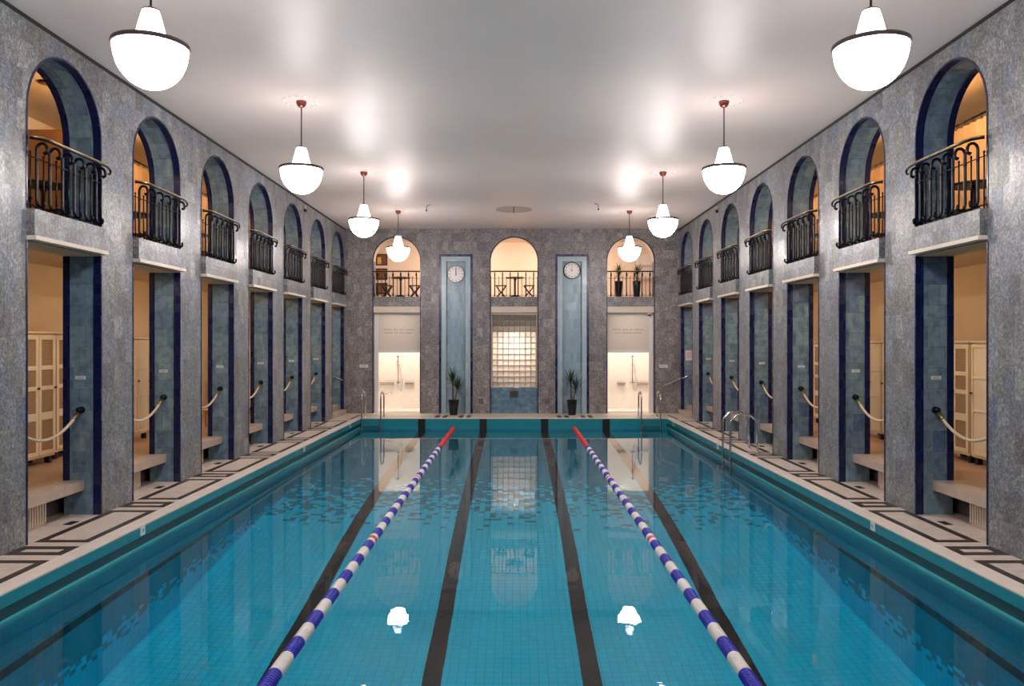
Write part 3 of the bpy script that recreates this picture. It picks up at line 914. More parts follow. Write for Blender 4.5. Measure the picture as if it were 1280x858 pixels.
# ---------------------------------------------------------------- rope barriers, name plates, drains, radiators in the side bays
def bay_things(side):
    s, W = SIDE[side]
    xf = side_xf(side)
    for i in range(6):
        a1 = far(i); a0 = a1 - OPEN
        where = '%s lower opening on the %s' % (NUM[i], side)
        e = empty('rope_barrier', (0, 0, 0))
        d = 0.27
        z = 1.50
        for (a, sg) in ((a1, -1), (a0, 1)):
            mb = MB(xf)
            # hook: round rose, ball, collar
            def at(p): return p
            mb2 = MB(lambda p, a=a, sg=sg: xf(Vector((a + sg * p.y, d + p.x, z + p.z))))
            mb2.lathe([(0.001, 0.003), (0.045, 0.004), (0.05, 0.014), (0.03, 0.03), (0.022, 0.05), (0.04, 0.06), (0.046, 0.08), (0.036, 0.1), (0.001, 0.11)], 'iron', 16, axis='y', cap=False)
            mb2.build('wall_hook', e)
            mb.bm.free()
        pts = []
        ya, yb = a0 + 0.08, a1 - 0.08
        for k in range(25):
            t = k / 24
            sag = 0.30 * (1 - (2 * t - 1) ** 2)
            pts.append((ya + (yb - ya) * t, d + 0.01, z - 0.03 - sag))
        mb = MB(xf); mb.tube(pts, 0.021, 'rope_cream', 10); mb.build('rope', e)
        mb = MB(xf); mb.tube(pts[-4:][1:], 0.026, 'brass', 10); mb.tube(pts[:3], 0.026, 'brass', 10); mb.build('end_sleeve', e)
        rebase(e); tag(e, 'cream rope hanging between black hooks across the ' + where, 'rope', 'rope barriers')
        # plate on the far jamb
        e = empty('jamb_plate', (s * (W + 0.29), a1 - 0.001, 1.96))
        mb = MB(); mb.box(-0.072, 0.072, -0.006, 0.0, -0.026, 0.026, 'white_plate'); mb.build('plate', e, bevel=0.002)
        mb = MB()
        for zz in (0.008, -0.012): 
            for kx in range(6): mb.box(-0.05 + 0.017 * kx, -0.038 + 0.017 * kx, -0.0075, -0.006, zz - 0.004, zz + 0.004, 'plate_ink')
        mb.build('lettering', e)
        tag(e, 'small white plate on the blue tiled jamb of the ' + where, 'sign', 'jamb plates')
        # drain
        e = empty('floor_drain', (s * (W + 0.11), a1 - 0.55, 0.0))
        mb = MB(); mb.box(-0.06, 0.06, -0.11, 0.11, 0.001, 0.006, 'steel'); mb.build('drain_frame', e)
        mb = MB()
        for k in range(7): mb.box(-0.045, 0.045, -0.095 + 0.028 * k, -0.08 + 0.028 * k, 0.006, 0.009, 'black_foot')
        mb.build('grate_slots', e)
        tag(e, 'small dark floor drain on the deck by the ' + where, 'drain', 'deck drains')
        # radiator below the slab
        e = empty('radiator', (0, 0, 0))
        mb = MB(xf)
        y = a0 + 0.02
        while y < a0 + 1.0:
            mb.box(y, y + 0.035, 0.36, 0.47, 0.05, 0.335, 'radiator'); y += 0.055
        mb.build('fins', e)
        mb = MB(xf); mb.box(a0 + 0.02, a0 + 1.0, 0.39, 0.44, 0.0, 0.06, 'radiator'); mb.box(a0 + 0.02, a0 + 1.0, 0.40, 0.48, 0.27, 0.30, 'radiator'); mb.build('pipe_rail', e)
        rebase(e); tag(e, 'low cream ribbed radiator under the ledge of the ' + where, 'radiator', 'ledge radiators')
bay_things('left'); bay_things('right')

# handrails in the farthest bays beside the steps, notice
for side in ('left', 'right'):
    s, W = SIDE[side]
    e = empty('stair_handrail', (0, 0, 0))
    yj = far(6) - 0.07
    if side == 'left':
        pts = [(s * (W + 0.02), yj, 1.18), (s * (W + 0.25), yj, 1.27), (s * (W + 0.5), yj, 1.36)]
        mb = MB(); mb.tube(pts, 0.018, 'steel', 10); mb.build('rail', e)
        mb = MB()
        for p in (pts[0], pts[2]): mb.tube([p, (p[0], far(6), p[2] - 0.03)], 0.012, 'steel', 8)
        mb.build('bracket', e)
    else:
        yy = Y_BACK - 0.1
        pts = [(W - 0.62, yy, 0.92), (W - 0.55, yy, 0.98), (W - 0.1, yy - 0.05, 1.18), (W + 0.1, yj, 1.27), (W + 0.5, yj, 1.45)]
        mb = MB(); mb.tube(pts, 0.018, 'steel', 10); mb.build('rail', e)
        mb = MB(); mb.tube([pts[1], (pts[1][0], Y_BACK, pts[1][2])], 0.014, 'steel', 8); mb.tube([pts[4], (pts[4][0], far(6), pts[4][2])], 0.014, 'steel', 8)
        mb.build('bracket', e)
    rebase(e); tag(e, 'thin steel handrail beside the steps in the farthest %s opening' % side, 'handrail')
e = empty('paper_notice', (W_RIGHT + 0.28, far(6) - 0.001, 2.03))
mb = MB(); mb.box(-0.13, 0.13, -0.006, 0, -0.17, 0.17, 'notice_paper'); mb.build('sheet', e)
mb = MB()
for k in range(5): mb.box(-0.09, 0.09 - 0.02 * (k % 2), -0.0075, -0.006, 0.10 - 0.045 * k, 0.11 - 0.045 * k, 'plate_ink')
mb.build('lettering', e)
tag(e, 'pinkish paper notice on the blue jamb of the farthest right opening', 'notice')

# ---------------------------------------------------------------- lockers
def locker(side, y0, kind, label, height=1.98, d0=1.66, wid=0.92, depth=0.5):
    s, W = SIDE[side]
    # local: x along y from y0, y depth away from the pool, z up
    e = empty('locker', (s * (W + d0), y0, AISLE_Z))
    xf = lambda p: Vector((s * p.y, p.x, p.z))
    zl = 0.12
    mb = MB(xf); mb.box(0, wid, 0.022, depth, zl, height, 'locker_cream'); mb.box(-0.015, wid + 0.015, -0.012, depth, height, height + 0.03, 'locker_cream'); mb.build('body', e, bevel=0.004)
    lg = None
    for (x, y) in ((0.03, 0.05), (wid - 0.11, 0.05), (0.03, depth - 0.13), (wid - 0.11, depth - 0.13)):
        mb = MB(xf); mb.box(x, x + 0.08, y, y + 0.08, 0, zl, 'black_foot'); mb.build('leg', e)
    dw = (wid - 0.03) / 2
    for k in range(2):
        xa = 0.01 + k * (dw + 0.01)
        xb = xa + dw
        za, zb = zl + 0.04, height - 0.03
        mb = MB(xf)
        st = 0.07
        hh = zb - za
        if kind == 'cane':
            rails = [0, 0.30, 0.345, 0.60, 0.64, 1.0] 
            zs = [(za, za + 0.07), (za + hh * 0.325 - 0.06, za + hh * 0.325 + 0.06), (za + hh * 0.56 - 0.035, za + hh * 0.56 + 0.035), (za + hh * 0.73 - 0.035, za + hh * 0.73 + 0.035), (zb - 0.07, zb)]
        else:
            zs = [(za, za + 0.05), (za + hh * 0.40 - 0.018, za + hh * 0.40 + 0.018), (za + hh * 0.70 - 0.018, za + hh * 0.70 + 0.018), (zb - 0.05, zb)]
            st = 0.045
        mb.box(xa, xa + st, 0, 0.024, za, zb, 'locker_cream'); mb.box(xb - st, xb, 0, 0.024, za, zb, 'locker_cream')
        for z0_, z1_ in zs: mb.box(xa + st, xb - st, 0, 0.024, z0_, z1_, 'locker_cream')
        dr = mb.build('door', e, bevel=0.003)
        mb = MB(xf); mb.box(xa + st, xb - st, 0.012, 0.021, za + 0.04, zb - 0.04, 'cane' if kind == 'cane' else 'locker_cream'); mb.build('woven_panel' if kind == 'cane' else 'door_panel', dr)
        mb = MB(lambda p, xa=xa, xb=xb: xf(Vector((xb - 0.035 + p.x, p.y, za + hh * 0.56 + p.z))))
        mb.lathe([(0.009, 0.0), (0.009, -0.015), (0.02, -0.022), (0.021, -0.034), (0.001, -0.042)], 'black_foot', 12, axis='y', cap=False); mb.build('knob', dr)
    tag(e, label, 'locker', 'changing lockers')
    return e
locker('left', 10.95, 'cane', 'cream locker with woven cane doors, at the near end of the left aisle row', 2.12)
locker('left', 11.93, 'cane', 'tall cream locker with woven cane doors, seen through the nearest left opening', 2.12)
locker('left', 13.10, 'cane', 'cream cane-door locker set back beyond the tall one, nearest left opening', 2.12, 1.80)
locker('left', 15.22, 'panel', 'plain panelled cream locker seen through the second left opening', 2.05)
locker('left', 17.80, 'cane', 'cane-door locker seen through the third left opening', 2.05)
locker('left', 21.80, 'cane', 'cane-door locker glimpsed through the fourth left opening', 2.05)
locker('right', 11.70, 'panel', 'plain panelled cream locker seen through the nearest right opening', 1.97)
locker('right', 12.68, 'cane', 'cane-door cream locker beside the plain one, nearest right opening', 1.97)
locker('right', 14.75, 'cane', 'cane-door cream locker at the right of the second right opening', 1.97)
locker('right', 15.76, 'panel', 'plain panelled cream locker at the left of the second right opening', 1.97)
locker('right', 18.36, 'cane', 'cane-door locker seen through the third right opening', 1.97)
locker('right', 21.80, 'cane', 'cane-door locker glimpsed through the fourth right opening', 1.97)
# wooden stool in the third left opening
e = empty('wooden_stool', (-(W_LEFT + 1.15), 17.95, AISLE_Z))
mb = MB(); mb.box(-0.16, 0.16, -0.22, 0.22, 0.40, 0.44, 'light_wood'); mb.build('seat', e, bevel=0.008)
for x in (-0.13, 0.13):
    for y in (-0.18, 0.18):
        mb = MB(); mb.box(x - 0.02, x + 0.02, y - 0.02, y + 0.02, 0, 0.40, 'light_wood'); mb.build('leg', e)
tag(e, 'pale wooden stool behind the rope of the third left opening', 'stool')

# ---------------------------------------------------------------- gallery furniture
def make_table(h=0.74, r=0.34):
    e = empty('pedestal_table')
    mb = MB(); mb.lathe([(r - 0.02, h - 0.035), (r, h - 0.03), (r, h - 0.005), (r - 0.01, h)], 'dark_wood', 32); mb.build('table_top', e)
    mb = MB(); mb.lathe([(0.05, 0.05), (0.035, 0.12), (0.032, 0.6), (0.06, h - 0.04)], 'dark_wood', 16); mb.build('pedestal', e)
    mb = MB()
    for k in range(4):
        a = PI / 4 + k * PI / 2
        mb.tube([(0.02 * math.cos(a), 0.02 * math.sin(a), 0.09), (0.16 * math.cos(a), 0.16 * math.sin(a), 0.06), (0.27 * math.cos(a), 0.27 * math.sin(a), 0.02)], [0.03, 0.026, 0.02], 'dark_wood', 8)
    mb.build('foot', e)
    return e
def make_stool(h=0.46):
    e = empty('cross_leg_stool')
    mb = MB(); mb.box(-0.2, 0.2, -0.15, 0.15, h - 0.03, h, 'dark_wood'); mb.build('seat', e, bevel=0.01)
    for y in (-0.12, 0.12):
        for sg in (-1, 1):
            mb = MB()
            pts = [(sg * 0.17, y, h - 0.03), (sg * 0.11, y, h * 0.75), (sg * 0.035, y, h * 0.52), (sg * -0.0, y, h * 0.45), (-sg * 0.05, y, h * 0.34), (-sg * 0.12, y, h * 0.15), (-sg * 0.19, y, 0.0)]
            pts = [(x, y + 0.012 * sg, z) for x, _, z in pts]
            mb.tube(pts, 0.02, 'dark_wood', 8); mb.build('leg', e)
    mb = MB(); mb.tube([(0, -0.13, h * 0.45), (0, 0.13, h * 0.45)], 0.012, 'dark_wood', 8); mb.build('stretcher', e)
    return e
tb0, st0 = make_table(), make_stool()
used = []
def put(proto, loc, rz, label, cat, group):
    o = proto if proto not in used else copy_tree(proto)
    used.append(proto)
    o.location = loc; o.rotation_euler = (0, 0, rz)
    tag(o, label, cat, group)
lb = ['left', 'middle']
for k in (0, 1):
    x = BC[k] + 0.03
    put(tb0, (x, Y_BACK + 0.75, UP_FLOOR - 0.03), 0, 'small dark pedestal table in the %s arch of the end wall' % lb[k], 'table', 'balcony tables')
    for sg, nm in ((-1, 'left'), (1, 'right')):
        put(st0, (x + sg * 0.5, Y_BACK + 0.78, UP_FLOOR - 0.03), 0, 'dark cross-legged stool on the %s of the table, %s end-wall arch' % (nm, lb[k]), 'stool', 'balcony stools')
for side in ('left', 'right'):
    s, W = SIDE[side]
    for i in range(4):
        x = s * (W + 0.98)
        put(tb0, (x, mid(i) + 1.1, 4.05), 0.4, 'dark round table behind the %s balcony railing on the %s' % (NUM[i], side), 'table', 'gallery tables')
        put(st0, (x + s * 0.16, mid(i) + 1.78, 4.05), R(90), 'dark stool beyond the round table, %s balcony on the %s' % (NUM[i], side), 'stool', 'gallery stools')
        put(st0, (x, mid(i) + 0.42, 4.05), R(90), 'dark stool on the near side of the round table, %s balcony on the %s' % (NUM[i], side), 'stool', 'gallery stools')
# curtains on rods
def curtain(side, y0, y1, label):
    s, W = SIDE[side]
    e = empty('cabin_curtain', (s * (W + D_CABIN - 0.06), y0, 4.05))
    mb = MB()
    n = int((y1 - y0) / 0.03)
    rows = [0.03, 0.6, 1.3, 1.93]
    for sgn in (0, 0.008):
        vs = [[mb.bm.verts.new((0.035 * math.sin(k * 1.05 + 0.4 * math.sin(k * 0.37)) * (1.1 - 0.3 * z / 1.9) + sgn, (y1 - y0) * k / n, z)) for k in range(n + 1)] for z in rows]
        idx = mb.mi('curtain')
        for A, B in zip(vs, vs[1:]):
            for k in range(n):
                f = mb.bm.faces.new([A[k], A[k + 1], B[k + 1], B[k]]); f.material_index = idx; f.smooth = True
    mb.build('cloth', e)
    mb = MB(); mb.tube([(0, -0.1, 2.0), (0, y1 - y0 + 0.1, 2.0)], 0.016, 'iron', 8)
    for k in range(int((y1 - y0) / 0.22)):
        y = 0.08 + 0.22 * k
        mb.tube([(0.0, y, 2.022), (0.022, y, 2.0), (0.0, y, 1.93), (-0.022, y, 2.0)], 0.005, 'iron', 6, closed=True)
    mb.build('curtain_rod', e)
    tag(e, label, 'curtain', 'cabin curtains')
curtain('left', 14.75, 17.1, 'cream curtain on a black rod seen through the second left arch')
curtain('left', 17.4, 19.8, 'cream curtain on a black rod seen through the third left arch')
curtain('right', 11.2, 13.8, 'cream curtain on a black rod seen through the nearest right arch')
curtain('right', 14.1, 16.5, 'cream curtain on a black rod seen through the second right arch')
curtain('right', 16.8, 19.3, 'cream curtain on a black rod seen through the third right arch')
# round speaker on the gallery ceiling, nearest left arch
e = empty('ceiling_speaker', (-(W_LEFT + 1.16), 11.75, H - 0.042))
mb = MB(); mb.lathe([(0.11, 0.0), (0.11, -0.02), (0.095, -0.03)], 'dark_wood', 24); mb.build('rim', e)
mb = MB(); mb.lathe([(0.094, -0.028), (0.05, -0.036), (0.001, -0.038)], 'picture_brown', 24, cap=False); mb.build('grille_cover', e)
tag(e, 'round brown speaker on the gallery ceiling seen through the nearest left arch', 'speaker')

# ---------------------------------------------------------------- lounge behind the end wall: pictures, white cabinets
for k, (z, nm, mt) in enumerate(((5.68, 'top', 'picture_brown'), (5.12, 'middle', 'picture_brown'), (4.56, 'lowest', 'picture_brown'))):
    e = empty('framed_picture', (-5.12, YB + 2.398, z))
    mb = MB(); 
    for a in ((-0.22, 0.22, -0.22, -0.17), (-0.22, 0.22, 0.17, 0.22)): mb.box(a[0], a[1], -0.03, 0, a[2], a[3], 'dark_wood')
    mb.box(-0.22, -0.17, -0.03, 0, -0.17, 0.17, 'dark_wood'); mb.box(0.17, 0.22, -0.03, 0, -0.17, 0.17, 'dark_wood')
    mb.build('picture_frame', e)
    mb = MB(); mb.box(-0.17, 0.17, -0.012, -0.001, -0.17, 0.17, mt)
    if k == 0: mb.box(-0.17, -0.02, -0.016, -0.012, -0.17, 0.10, 'picture_yellow_light')  # yellow light in the panel, put into the colour
    mb.build('canvas', e)
    tag(e, 'square brown framed picture, %s of three behind the left end-wall railing' % nm, 'picture', 'lounge pictures')
for z0, z1, nm in ((5.45, 5.88, 'upper'), (4.90, 5.33, 'lower')):
    e = empty('wall_cabinet', (5.07, YB + 2.39, z0))
    mb = MB(); mb.box(-0.32, 0.42, -0.16, 0, 0, z1 - z0, 'white_paint'); mb.build('body', e, bevel=0.01)
    mb = MB(); mb.box(-0.31, 0.045, -0.18, -0.162, 0.01, z1 - z0 - 0.01, 'white_paint'); mb.build('door', e, bevel=0.004)
    mb = MB(); mb.box(0.055, 0.41, -0.18, -0.162, 0.01, z1 - z0 - 0.01, 'white_paint'); mb.build('door', e, bevel=0.004)
    tag(e, '%s white wall cabinet behind the plants in the right end-wall arch' % nm, 'cabinet')

# ---------------------------------------------------------------- shower fittings
for k, nm in ((0, 'left'), (2, 'right')):
    yb = YB + 1.5
    sx = 1 if k == 0 else -1
    cx = -4.34 if k == 0 else 4.43
    e = empty('wall_shower', (cx, yb, 0))
    mb = MB(); mb.tube([(0, -0.05, 0.98), (0, -0.05, 1.88)], 0.012, 'copper', 8); mb.tube([(0, -0.05, 1.88), (0, -0.06, 1.93), (0.0, -0.12, 1.97)], 0.012, 'copper', 8); mb.build('riser_pipe', e)
    mb = MB(); mb.lathe([(0.02, 0.03), (0.05, 0.01), (0.055, -0.01), (0.001, -0.012)], 'clock_black', 16, org=(0, -0.14, 1.95), cap=False); mb.build('shower_head', e)
    mb = MB(); mb.tube([(-0.1, -0.06, 0.98), (0.1, -0.06, 0.98)], 0.022, 'steel', 10); mb.lathe([(0.03, 0), (0.03, -0.05)], 'steel', 12, axis='y', org=(0, -0.07, 0.98)); mb.build('mixer', e)
    mb = MB(); mb.tube([(0.02, -0.07, 0.96), (0.06, -0.08, 0.7), (0.12, -0.08, 0.66), (0.18, -0.08, 0.9), (0.06, -0.07, 1.6), (0.0, -0.08, 1.72)], 0.008, 'steel', 6); mb.build('hose', e)
    tag(e, 'wall shower with thin riser pipe and dark head in the %s shower room' % nm, 'shower')
    for dx, w_, sgn, what in ((-0.42, 0.52, 1, 'longer'), (0.42, 0.30, 1, 'shorter')):
        e = empty('shower_shelf', (cx + sx * dx, yb, 0.93))
        mb = MB(); mb.box(-w_ / 2, w_ / 2, -0.11, 0, 0, 0.015, 'steel'); mb.build('shelf_board', e)
        mb = MB(); mb.tube([(-w_ / 2, 0, 0.05), (-w_ / 2, -0.11, 0.05), (w_ / 2, -0.11, 0.05), (w_ / 2, 0, 0.05)], 0.007, 'copper', 6); mb.build('guard_rail', e)
        tag(e, '%s steel shelf beside the wall shower in the %s shower room' % (what, nm), 'shelf')
e = empty('grab_rail', (-4.72, YB + 1.5, 0.55))
mb = MB(); mb.tube([(-0.16, 0, 0), (-0.16, -0.06, 0), (0.16, -0.06, 0.02), (0.16, 0, 0.02)], 0.013, 'steel', 8); mb.build('bar', e)
tag(e, 'short grab rail low on the left wall of the left shower room', 'rail')

# ---------------------------------------------------------------- clocks
def clock(x, z, r, rim, label, marks, ystand):
    e = empty('wall_clock', (x, Y_BACK + 0.15, z))
    mb = MB(lambda p: Vector((p.x, p.y, p.z)))
    mb.lathe([(r - 0.01, 0.0), (r + 0.002, -0.02), (r + 0.002, -0.055), (r - rim, -0.062), (r - rim, -0.045)], 'clock_black' if rim > 0.012 else 'rim_metal', 48, axis='y', cap=False); mb.build('case_rim', e)
    mb = MB(); mb.lathe([(r - rim + 0.001, -0.044), (0.001, -0.048)], 'clock_face', 48, axis='y', cap=False); mb.build('dial', e)
    mb = MB()
    for k in range(marks):
        a = 2 * PI * k / marks
        L0 = r - rim - 0.025
        big = marks == 12 or k % 5 == 0
        L1 = L0 - (0.055 if big else 0.02)
        wd = 0.009 if big else 0.003
        d = Vector((math.sin(a), 0, math.cos(a))); p = Vector((math.cos(a), 0, -math.sin(a)))
        A, B = d * L0, d * L1
        y = Vector((0, -0.0505, 0))
        mb.poly([A - p * wd + y, A + p * wd + y, B + p * wd + y, B - p * wd + y], 'clock_black')
    mb.build('hour_marks', e)
    if marks == 12:
        mb = MB(); mb.box(-0.011, 0.011, -0.06, -0.056, -0.05, r * 0.62, 'clock_black'); mb.build('hour_hand', e)
        mb = MB(); mb.box(-0.007, 0.009, -0.066, -0.062, -0.06, r * 0.9, 'clock_black'); mb.build('minute_hand', e)
    else:
        mb = MB(); mb.box(-0.006, 0.006, -0.06, -0.056, -0.03, r * 0.45, 'clock_black'); mb.build('hand', e)
        mb = MB(); mb.box(-0.003, 0.003, -0.066, -0.062, -r * 0.2, r * 0.8, 'float_red'); mb.build('sweep_hand', e)
    mb = MB(); mb.lathe([(0.018, -0.05), (0.018, -0.07), (0.001, -0.072)], 'clock_black', 16, axis='y', cap=False); mb.build('hub', e)
    tag(e, label, 'clock')
clock(-2.035, 4.874, 0.295, 0.012, 'round white clock with both hands up at twelve, on the left blue niche', 12, 0)
clock(2.03, 5.0, 0.30, 0.028, 'round pace clock with thick black rim on the right blue niche', 60, 0)

# ---------------------------------------------------------------- plants
def leaves(mb, org, n, L, seed, spread=1.0, up=0.2):
    rd = random.Random(seed)
    idx = mb.mi('leaf')
    for k in range(n):
        az = k * 2.399 + rd.uniform(-0.3, 0.3)
        t = k / n
        el = R(84 - 78 * t * spread + rd.uniform(-8, 8))
        ll = L * rd.uniform(0.75, 1.08) * (0.85 + 0.3 * math.sin(PI * min(1, t + 0.2)))
        wv = 0.019 * rd.uniform(0.8, 1.2)
        p = Vector(org) + Vector((0, 0, 0.16 * (1 - t)))
        prev = None
        for j in range(6):
            f = j / 5
            e2 = el - R(34) * f * f * (0.3 + t)
            d = Vector((math.cos(az) * math.cos(e2), math.sin(az) * math.cos(e2), math.sin(e2)))
            if j: p = p + d * ll / 5
            side = Vector((-math.sin(az), math.cos(az), 0))
            nup = side.cross(d)
            ww = wv * (0.55 + 1.2 * f if f < 0.4 else 1.03 * (1 - f) / 0.6 + 0.02)
            row = [mb.bm.verts.new(p - side * ww + nup * ww * 0.35), mb.bm.verts.new(p), mb.bm.verts.new(p + side * ww + nup * ww * 0.35)]
            if prev:
                for q_ in range(2):
                    fc = mb.bm.faces.new([prev[q_], prev[q_ + 1], row[q_ + 1], row[q_]]); fc.material_index = idx; fc.smooth = True
            prev = row
def plant(loc, heads, pot_h, pot_r, label, seed, L):
    e = empty('potted_yucca', loc)
    mb = MB(); rt_, rb = pot_r, pot_r * 0.72
    mb.lathe([(rb * 0.98, 0), (rb, 0.01), (rt_, pot_h - 0.01), (rt_, pot_h), (rt_ - 0.02, pot_h), (rt_ - 0.024, pot_h - 0.05)], 'pot', 4 if False else 28, cap=False)
    mb.lathe([(0.001, 0.002), (rb * 0.98, 0.0)], 'pot', 28, cap=False)
    mb.build('planter', e)
    mb = MB(); mb.lathe([(0.001, pot_h - 0.04), (rt_ - 0.024, pot_h - 0.045)], 'soil', 20, cap=False); mb.build('soil', e)
    mb = MB()
    for (x, y, z, r) in heads:
        mb.tube([(x * 0.3, y * 0.3, pot_h - 0.05), (x * 0.6, y * 0.5, pot_h + (z - pot_h) * 0.5), (x, y, z)], [r * 1.25, r, r * 0.9], 'bark', 8)
    mb.build('stem', e)
    mb = MB()
    for k, (x, y, z, r) in enumerate(heads):
        leaves(mb, (x, y, z - 0.05), 46, L, seed + k, 1.15)
    mb.build('foliage', e, recalc=False)
    tag(e, label, 'plant', 'potted yuccas')
plant((-2.06, 26.5, 0.0), [(-0.04, 0, 1.12, 0.028), (0.14, -0.02, 0.84, 0.024)], 0.52, 0.185, 'tall two-headed yucca in a black planter before the left clock niche', 11, 0.48)
plant((1.98, 26.5, 0.0), [(-0.05, 0, 1.08, 0.028), (0.12, -0.02, 0.82, 0.024)], 0.52, 0.175, 'tall two-headed yucca in a black planter before the right clock niche', 31, 0.48)
plant((BC[2] - 0.33, Y_BACK + 0.72, UP_FLOOR - 0.028), [(0, 0, 0.80, 0.04)], 0.60, 0.15, 'left of two yuccas in black planters behind the right end-wall railing', 51, 0.37)
plant((BC[2] + 0.32, Y_BACK + 0.72, UP_FLOOR - 0.028), [(0.02, 0, 0.80, 0.04)], 0.60, 0.15, 'right of two yuccas in black planters behind the right end-wall railing', 71, 0.37)

# ---------------------------------------------------------------- pool ladders
def ladder(loc, rz, label, sep=0.62, reach=0.5):
    """local: pool edge on the plane y=0, deck towards +y, pool towards -y"""
    e = empty('pool_ladder', loc, rz)
    for sx in (-1, 1):
        pts = [(sx * sep / 2, reach, 0.0), (sx * sep / 2, reach - 0.02, 0.45)]
        cy_, cz_, r_ = (reach - 0.1 - 0.11) / 2, 0.58, (reach - 0.02 + 0.11) / 2
        pts += [(sx * sep / 2, (reach - 0.02 - 0.11) / 2 + r_ * math.cos(R(a)), 0.62 + 0.24 * math.sin(R(a))) for a in range(0, 181, 15)]
        pts += [(sx * sep / 2, -0.11, 0.3), (sx * sep / 2, -0.11, -0.3), (sx * sep / 2, -0.11, -1.3)]
        mb = MB(); mb.tube(pts, 0.025, 'steel', 12)
        mb.lathe([(0.045, 0.0), (0.04, 0.015), (0.021, 0.02)], 'steel', 16, org=(sx * sep / 2, reach, 0.003), cap=False)
        mb.build('side_rail', e)
    for z in (-0.22, -0.52, -0.82, -1.12):
        mb = MB(); mb.box(-sep / 2, sep / 2, -0.15, -0.07, z - 0.014, z + 0.014, 'steel'); mb.build('step', e, bevel=0.006)
    tag(e, label, 'ladder', 'pool ladders')
ladder((POOL, 17.7, 0.004), R(-90), 'steel pool ladder on the right-hand long side of the pool')
ladder((-4.62, PY1, 0.004), 0, 'steel pool ladder in the far left corner of the pool')
ladder((4.44, PY1, 0.004), 0, 'steel pool ladder in the far right corner of the pool')

# ---------------------------------------------------------------- lane ropes
SEG = 0.352
def float_mesh(mats):
    mb = MB()
    nd = 9
    p = SEG / nd
    for k in range(nd):
        h0 = -SEG / 2 + k * p
        m = mats[k] if isinstance(mats, list) else mats
        mb.lathe([(0.03, h0 + 0.001), (0.060, h0 + 0.003), (0.066, h0 + 0.010), (0.066, h0 + p - 0.012), (0.060, h0 + p - 0.005), (0.03, h0 + p - 0.003)], m, 16, axis='y', cap=False)
    o = mb.build('float')
    return o
protos = {'b': float_mesh('float_blue'), 'w': float_mesh('float_white'), 'r': float_mesh('float_red'), 'x': float_mesh(['float_white'] * 3 + ['float_red'] * 3 + ['float_white'] * 3)}
for k_ in protos.values(): COL.objects.unlink(k_)
RX = 1.965
for s, nm in ((-1, 'left'), (1, 'right')):
    e = empty('lane_rope', (s * RX, 0, WATER + 0.012))
    mb = MB(); mb.tube([(0, PY1 - 0.005, 0.06), (0, PY1 - 0.12, 0.0), (0, PY1 - 0.4, 0), (0, 12, 0), (0, PY0 + 0.4, 0), (0, PY0 + 0.005, 0.05)], 0.007, 'black_foot', 6); mb.build('cable', e)
    mb = MB(); mb.lathe([(0.03, 0), (0.03, -0.02), (0.012, -0.05)], 'steel', 12, axis='y', org=(0, PY1, 0.06)); mb.build('end_fitting', e)
    y = PY1 - 0.12 - SEG / 2
    k = 0
    while y > PY0 + 0.4:
        if k < 13: t = 'r'
        else:
            t = 'b' if (k - 13) % 2 == 0 else 'w'
            if t == 'w' and (k - 13) % 14 == 13: t = 'x'
        f = protos[t].copy(); COL.objects.link(f); f.parent = e
        f.location = (0, y, 0)
        y -= SEG; k += 1
    tag(e, '%s floating lane rope of blue and white discs with a red far end' % nm, 'lane rope', 'lane ropes')
for k_ in list(protos.values()): bpy.data.objects.remove(k_)

# ---------------------------------------------------------------- depth markers on the pool face
def marker(s, y, label):
    e = empty('depth_marker', (s * POOL, y, -0.068))
    mb = MB(); a, b = sorted((0, -s * 0.005)); mb.box(a, b, -0.065, 0.065, -0.06, 0.056, 'white_plate'); mb.build('tile', e)
    mb = MB()
    x = -s * 0.0062
    def stroke(y0, y1, z0, z1):
        mb.poly([(x, y0, z0), (x, y1, z0), (x, y1, z1), (x, y0, z1)], 'plate_ink')
    mb.poly([(x, -0.03, -0.02), (x, -0.012, -0.024), (x, 0.034, 0.016), (x, 0.018, 0.026)], 'plate_ink')
    stroke(0.01, 0.034, -0.006, 0.008)
    mb.build('figure', e)
    tag(e, label, 'sign', 'pool depth markers')
for k, y in enumerate((10.45, 18.45, 23.6)):
    marker(-1, y, 'white depth tile on the left pool edge, %s from the camera' % ['nearest', 'second', 'farthest'][k])
for k, y in enumerate((10.7, 18.9, 24.2)):
    marker(1, y, 'white depth tile on the right pool edge, %s from the camera' % ['nearest', 'second, beside the ladder', 'farthest'][k])

# ---------------------------------------------------------------- small fittings on walls and ceiling
for x, nm in ((-5.24, 'left'), (5.22, 'right')):
    e = empty('wall_sign', (x, Y_BACK - 0.001, 1.65))
    mb = MB(); mb.box(-0.145, 0.145, -0.008, 0, -0.05, 0.05, 'white_plate'); mb.build('plate', e, bevel=0.003)
    mb = MB()
    for k in range(9): mb.box(-0.11 + 0.025 * k, -0.095 + 0.025 * k, -0.0095, -0.008, -0.016, 0.016, 'plate_ink')
    mb.build('lettering', e)
    tag(e, 'small white sign on the grey end wall beside the %s shower door' % nm, 'sign')
e = empty('vent_grille', (0.0, Y_BACK + 0.098, 0.665))
mb = MB()
for a in ((-0.15, 0.15, -0.12, -0.095), (-0.15, 0.15, 0.095, 0.12)): mb.box(a[0], a[1], -0.018, 0, a[2], a[3], 'grille')
mb.box(-0.15, -0.125, -0.018, 0, -0.095, 0.095, 'grille'); mb.box(0.125, 0.15, -0.018, 0, -0.095, 0.095, 'grille'); mb.build('grille_frame', e)
mb = MB(); mb.box(-0.125, 0.125, -0.004, -0.001, -0.095, 0.095, 'clock_black')
for k in range(8): mb.box(-0.125 + 0.034 * k, -0.112 + 0.034 * k, -0.014, -0.004, -0.095, 0.095, 'grille')
mb.build('grille_bars', e)
tag(e, 'small bronze vent grille in the blue tiles under the glass blocks', 'vent')
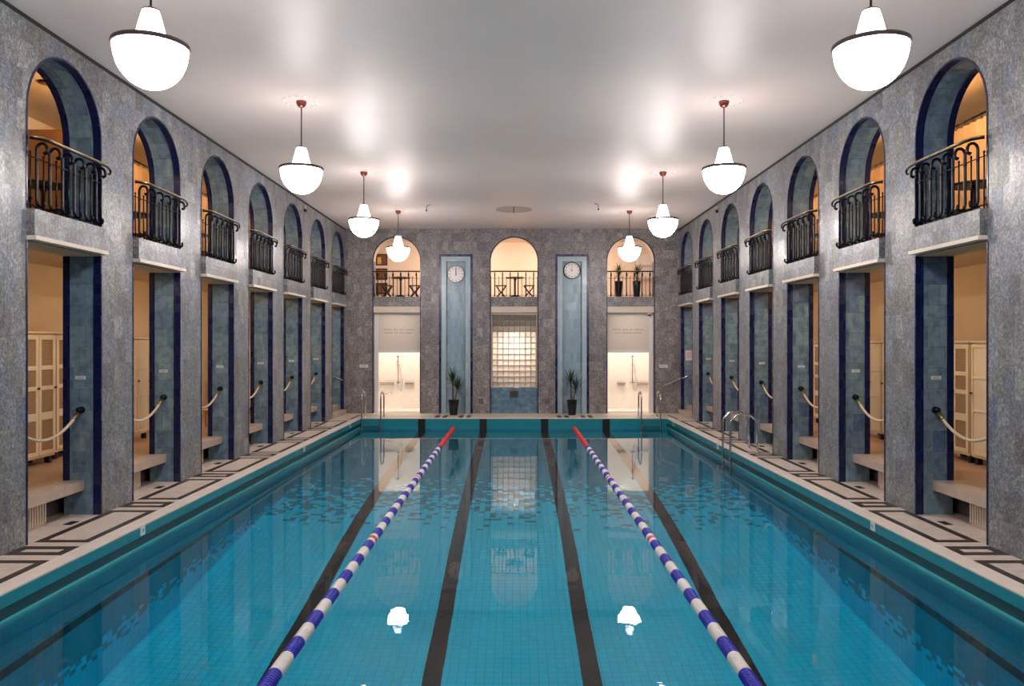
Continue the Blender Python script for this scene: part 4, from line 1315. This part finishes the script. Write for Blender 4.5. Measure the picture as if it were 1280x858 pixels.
for x, nm in ((-1.15, 'left'), (1.15, 'right')):
    e = empty('wall_hatch', (x, Y_BACK - 0.001, 0.42))
    mb = MB(); mb.box(-0.08, 0.08, -0.008, 0, -0.09, 0.09, 'hatch'); mb.box(-0.088, 0.088, -0.004, 0, -0.098, 0.098, 'hatch'); mb.build('cover', e)
    tag(e, 'small grey hatch cover low on the end wall, %s of the glass block window' % nm, 'hatch')
e = empty('security_camera', (4.75, Y_BACK + 0.12, B_LOW - 0.002))
mb = MB(); mb.lathe([(0.075, 0), (0.075, -0.06), (0.06, -0.065)], 'white_paint', 20); mb.build('housing', e)
mb = MB(); mb.lathe([(0.058, -0.065), (0.045, -0.1), (0.001, -0.115)], 'clock_black', 20, cap=False); mb.build('dome', e)
tag(e, 'small dome camera above the right shower door', 'camera')
e = empty('ceiling_vent', (0.0, 23.2, H - 0.001))
mb = MB()
mb.lathe([(0.54, 0), (0.54, -0.012), (0.50, -0.014), (0.50, 0)], 'vent_grey', 48, cap=False); mb.build('vent_ring', e)
mb = MB(); mb.lathe([(0.001, -0.006), (0.50, -0.006)], 'vent_grey', 48, cap=False); mb.box(-0.012, 0.012, -0.5, 0.5, -0.012, -0.006, 'black_foot'); mb.build('vent_disc', e)
tag(e, 'round flat grey vent in the ceiling near the end wall', 'vent')
for x, y, nm in ((-2.52, 22.4, 'left'), (2.42, 22.2, 'right')):
    e = empty('ceiling_hook', (x, y, H))
    mb = MB(); mb.tube([(0.12 * (1 if x < 0 else -1), 0, 0.0), (0.03 * (1 if x < 0 else -1), 0, -0.03), (0, 0, -0.08), (0, 0, -0.16)], 0.01, 'iron', 6); mb.build('cable', e)
    mb = MB(); mb.lathe([(0.012, -0.14), (0.026, -0.165), (0.018, -0.19), (0.001, -0.195)], 'iron', 10, cap=False); mb.build('socket', e)
    tag(e, 'small dark hook hanging from the ceiling, %s of the round vent' % nm, 'hook')
for side, y in (('left', 21.85), ('right', 22.0)):
    s, W = SIDE[side]
    e = empty('wall_sensor', (s * W, y, 6.24))
    xf = lambda p, s=s: Vector((-s * p.x, p.y, p.z))
    mb = MB(xf); mb.box(0.0, 0.05, -0.05, 0.05, 0, 0.10, 'vent_grey'); mb.build('housing', e, bevel=0.008)
    mb = MB(xf); mb.lathe([(0.035, 0.0), (0.045, 0.04), (0.03, 0.07)], 'clock_black', 12, axis='x', org=(0, 0, -0.05)); mb.build('lens', e)
    tag(e, 'small dark sensor box high on the %s wall between the arches' % side, 'sensor')
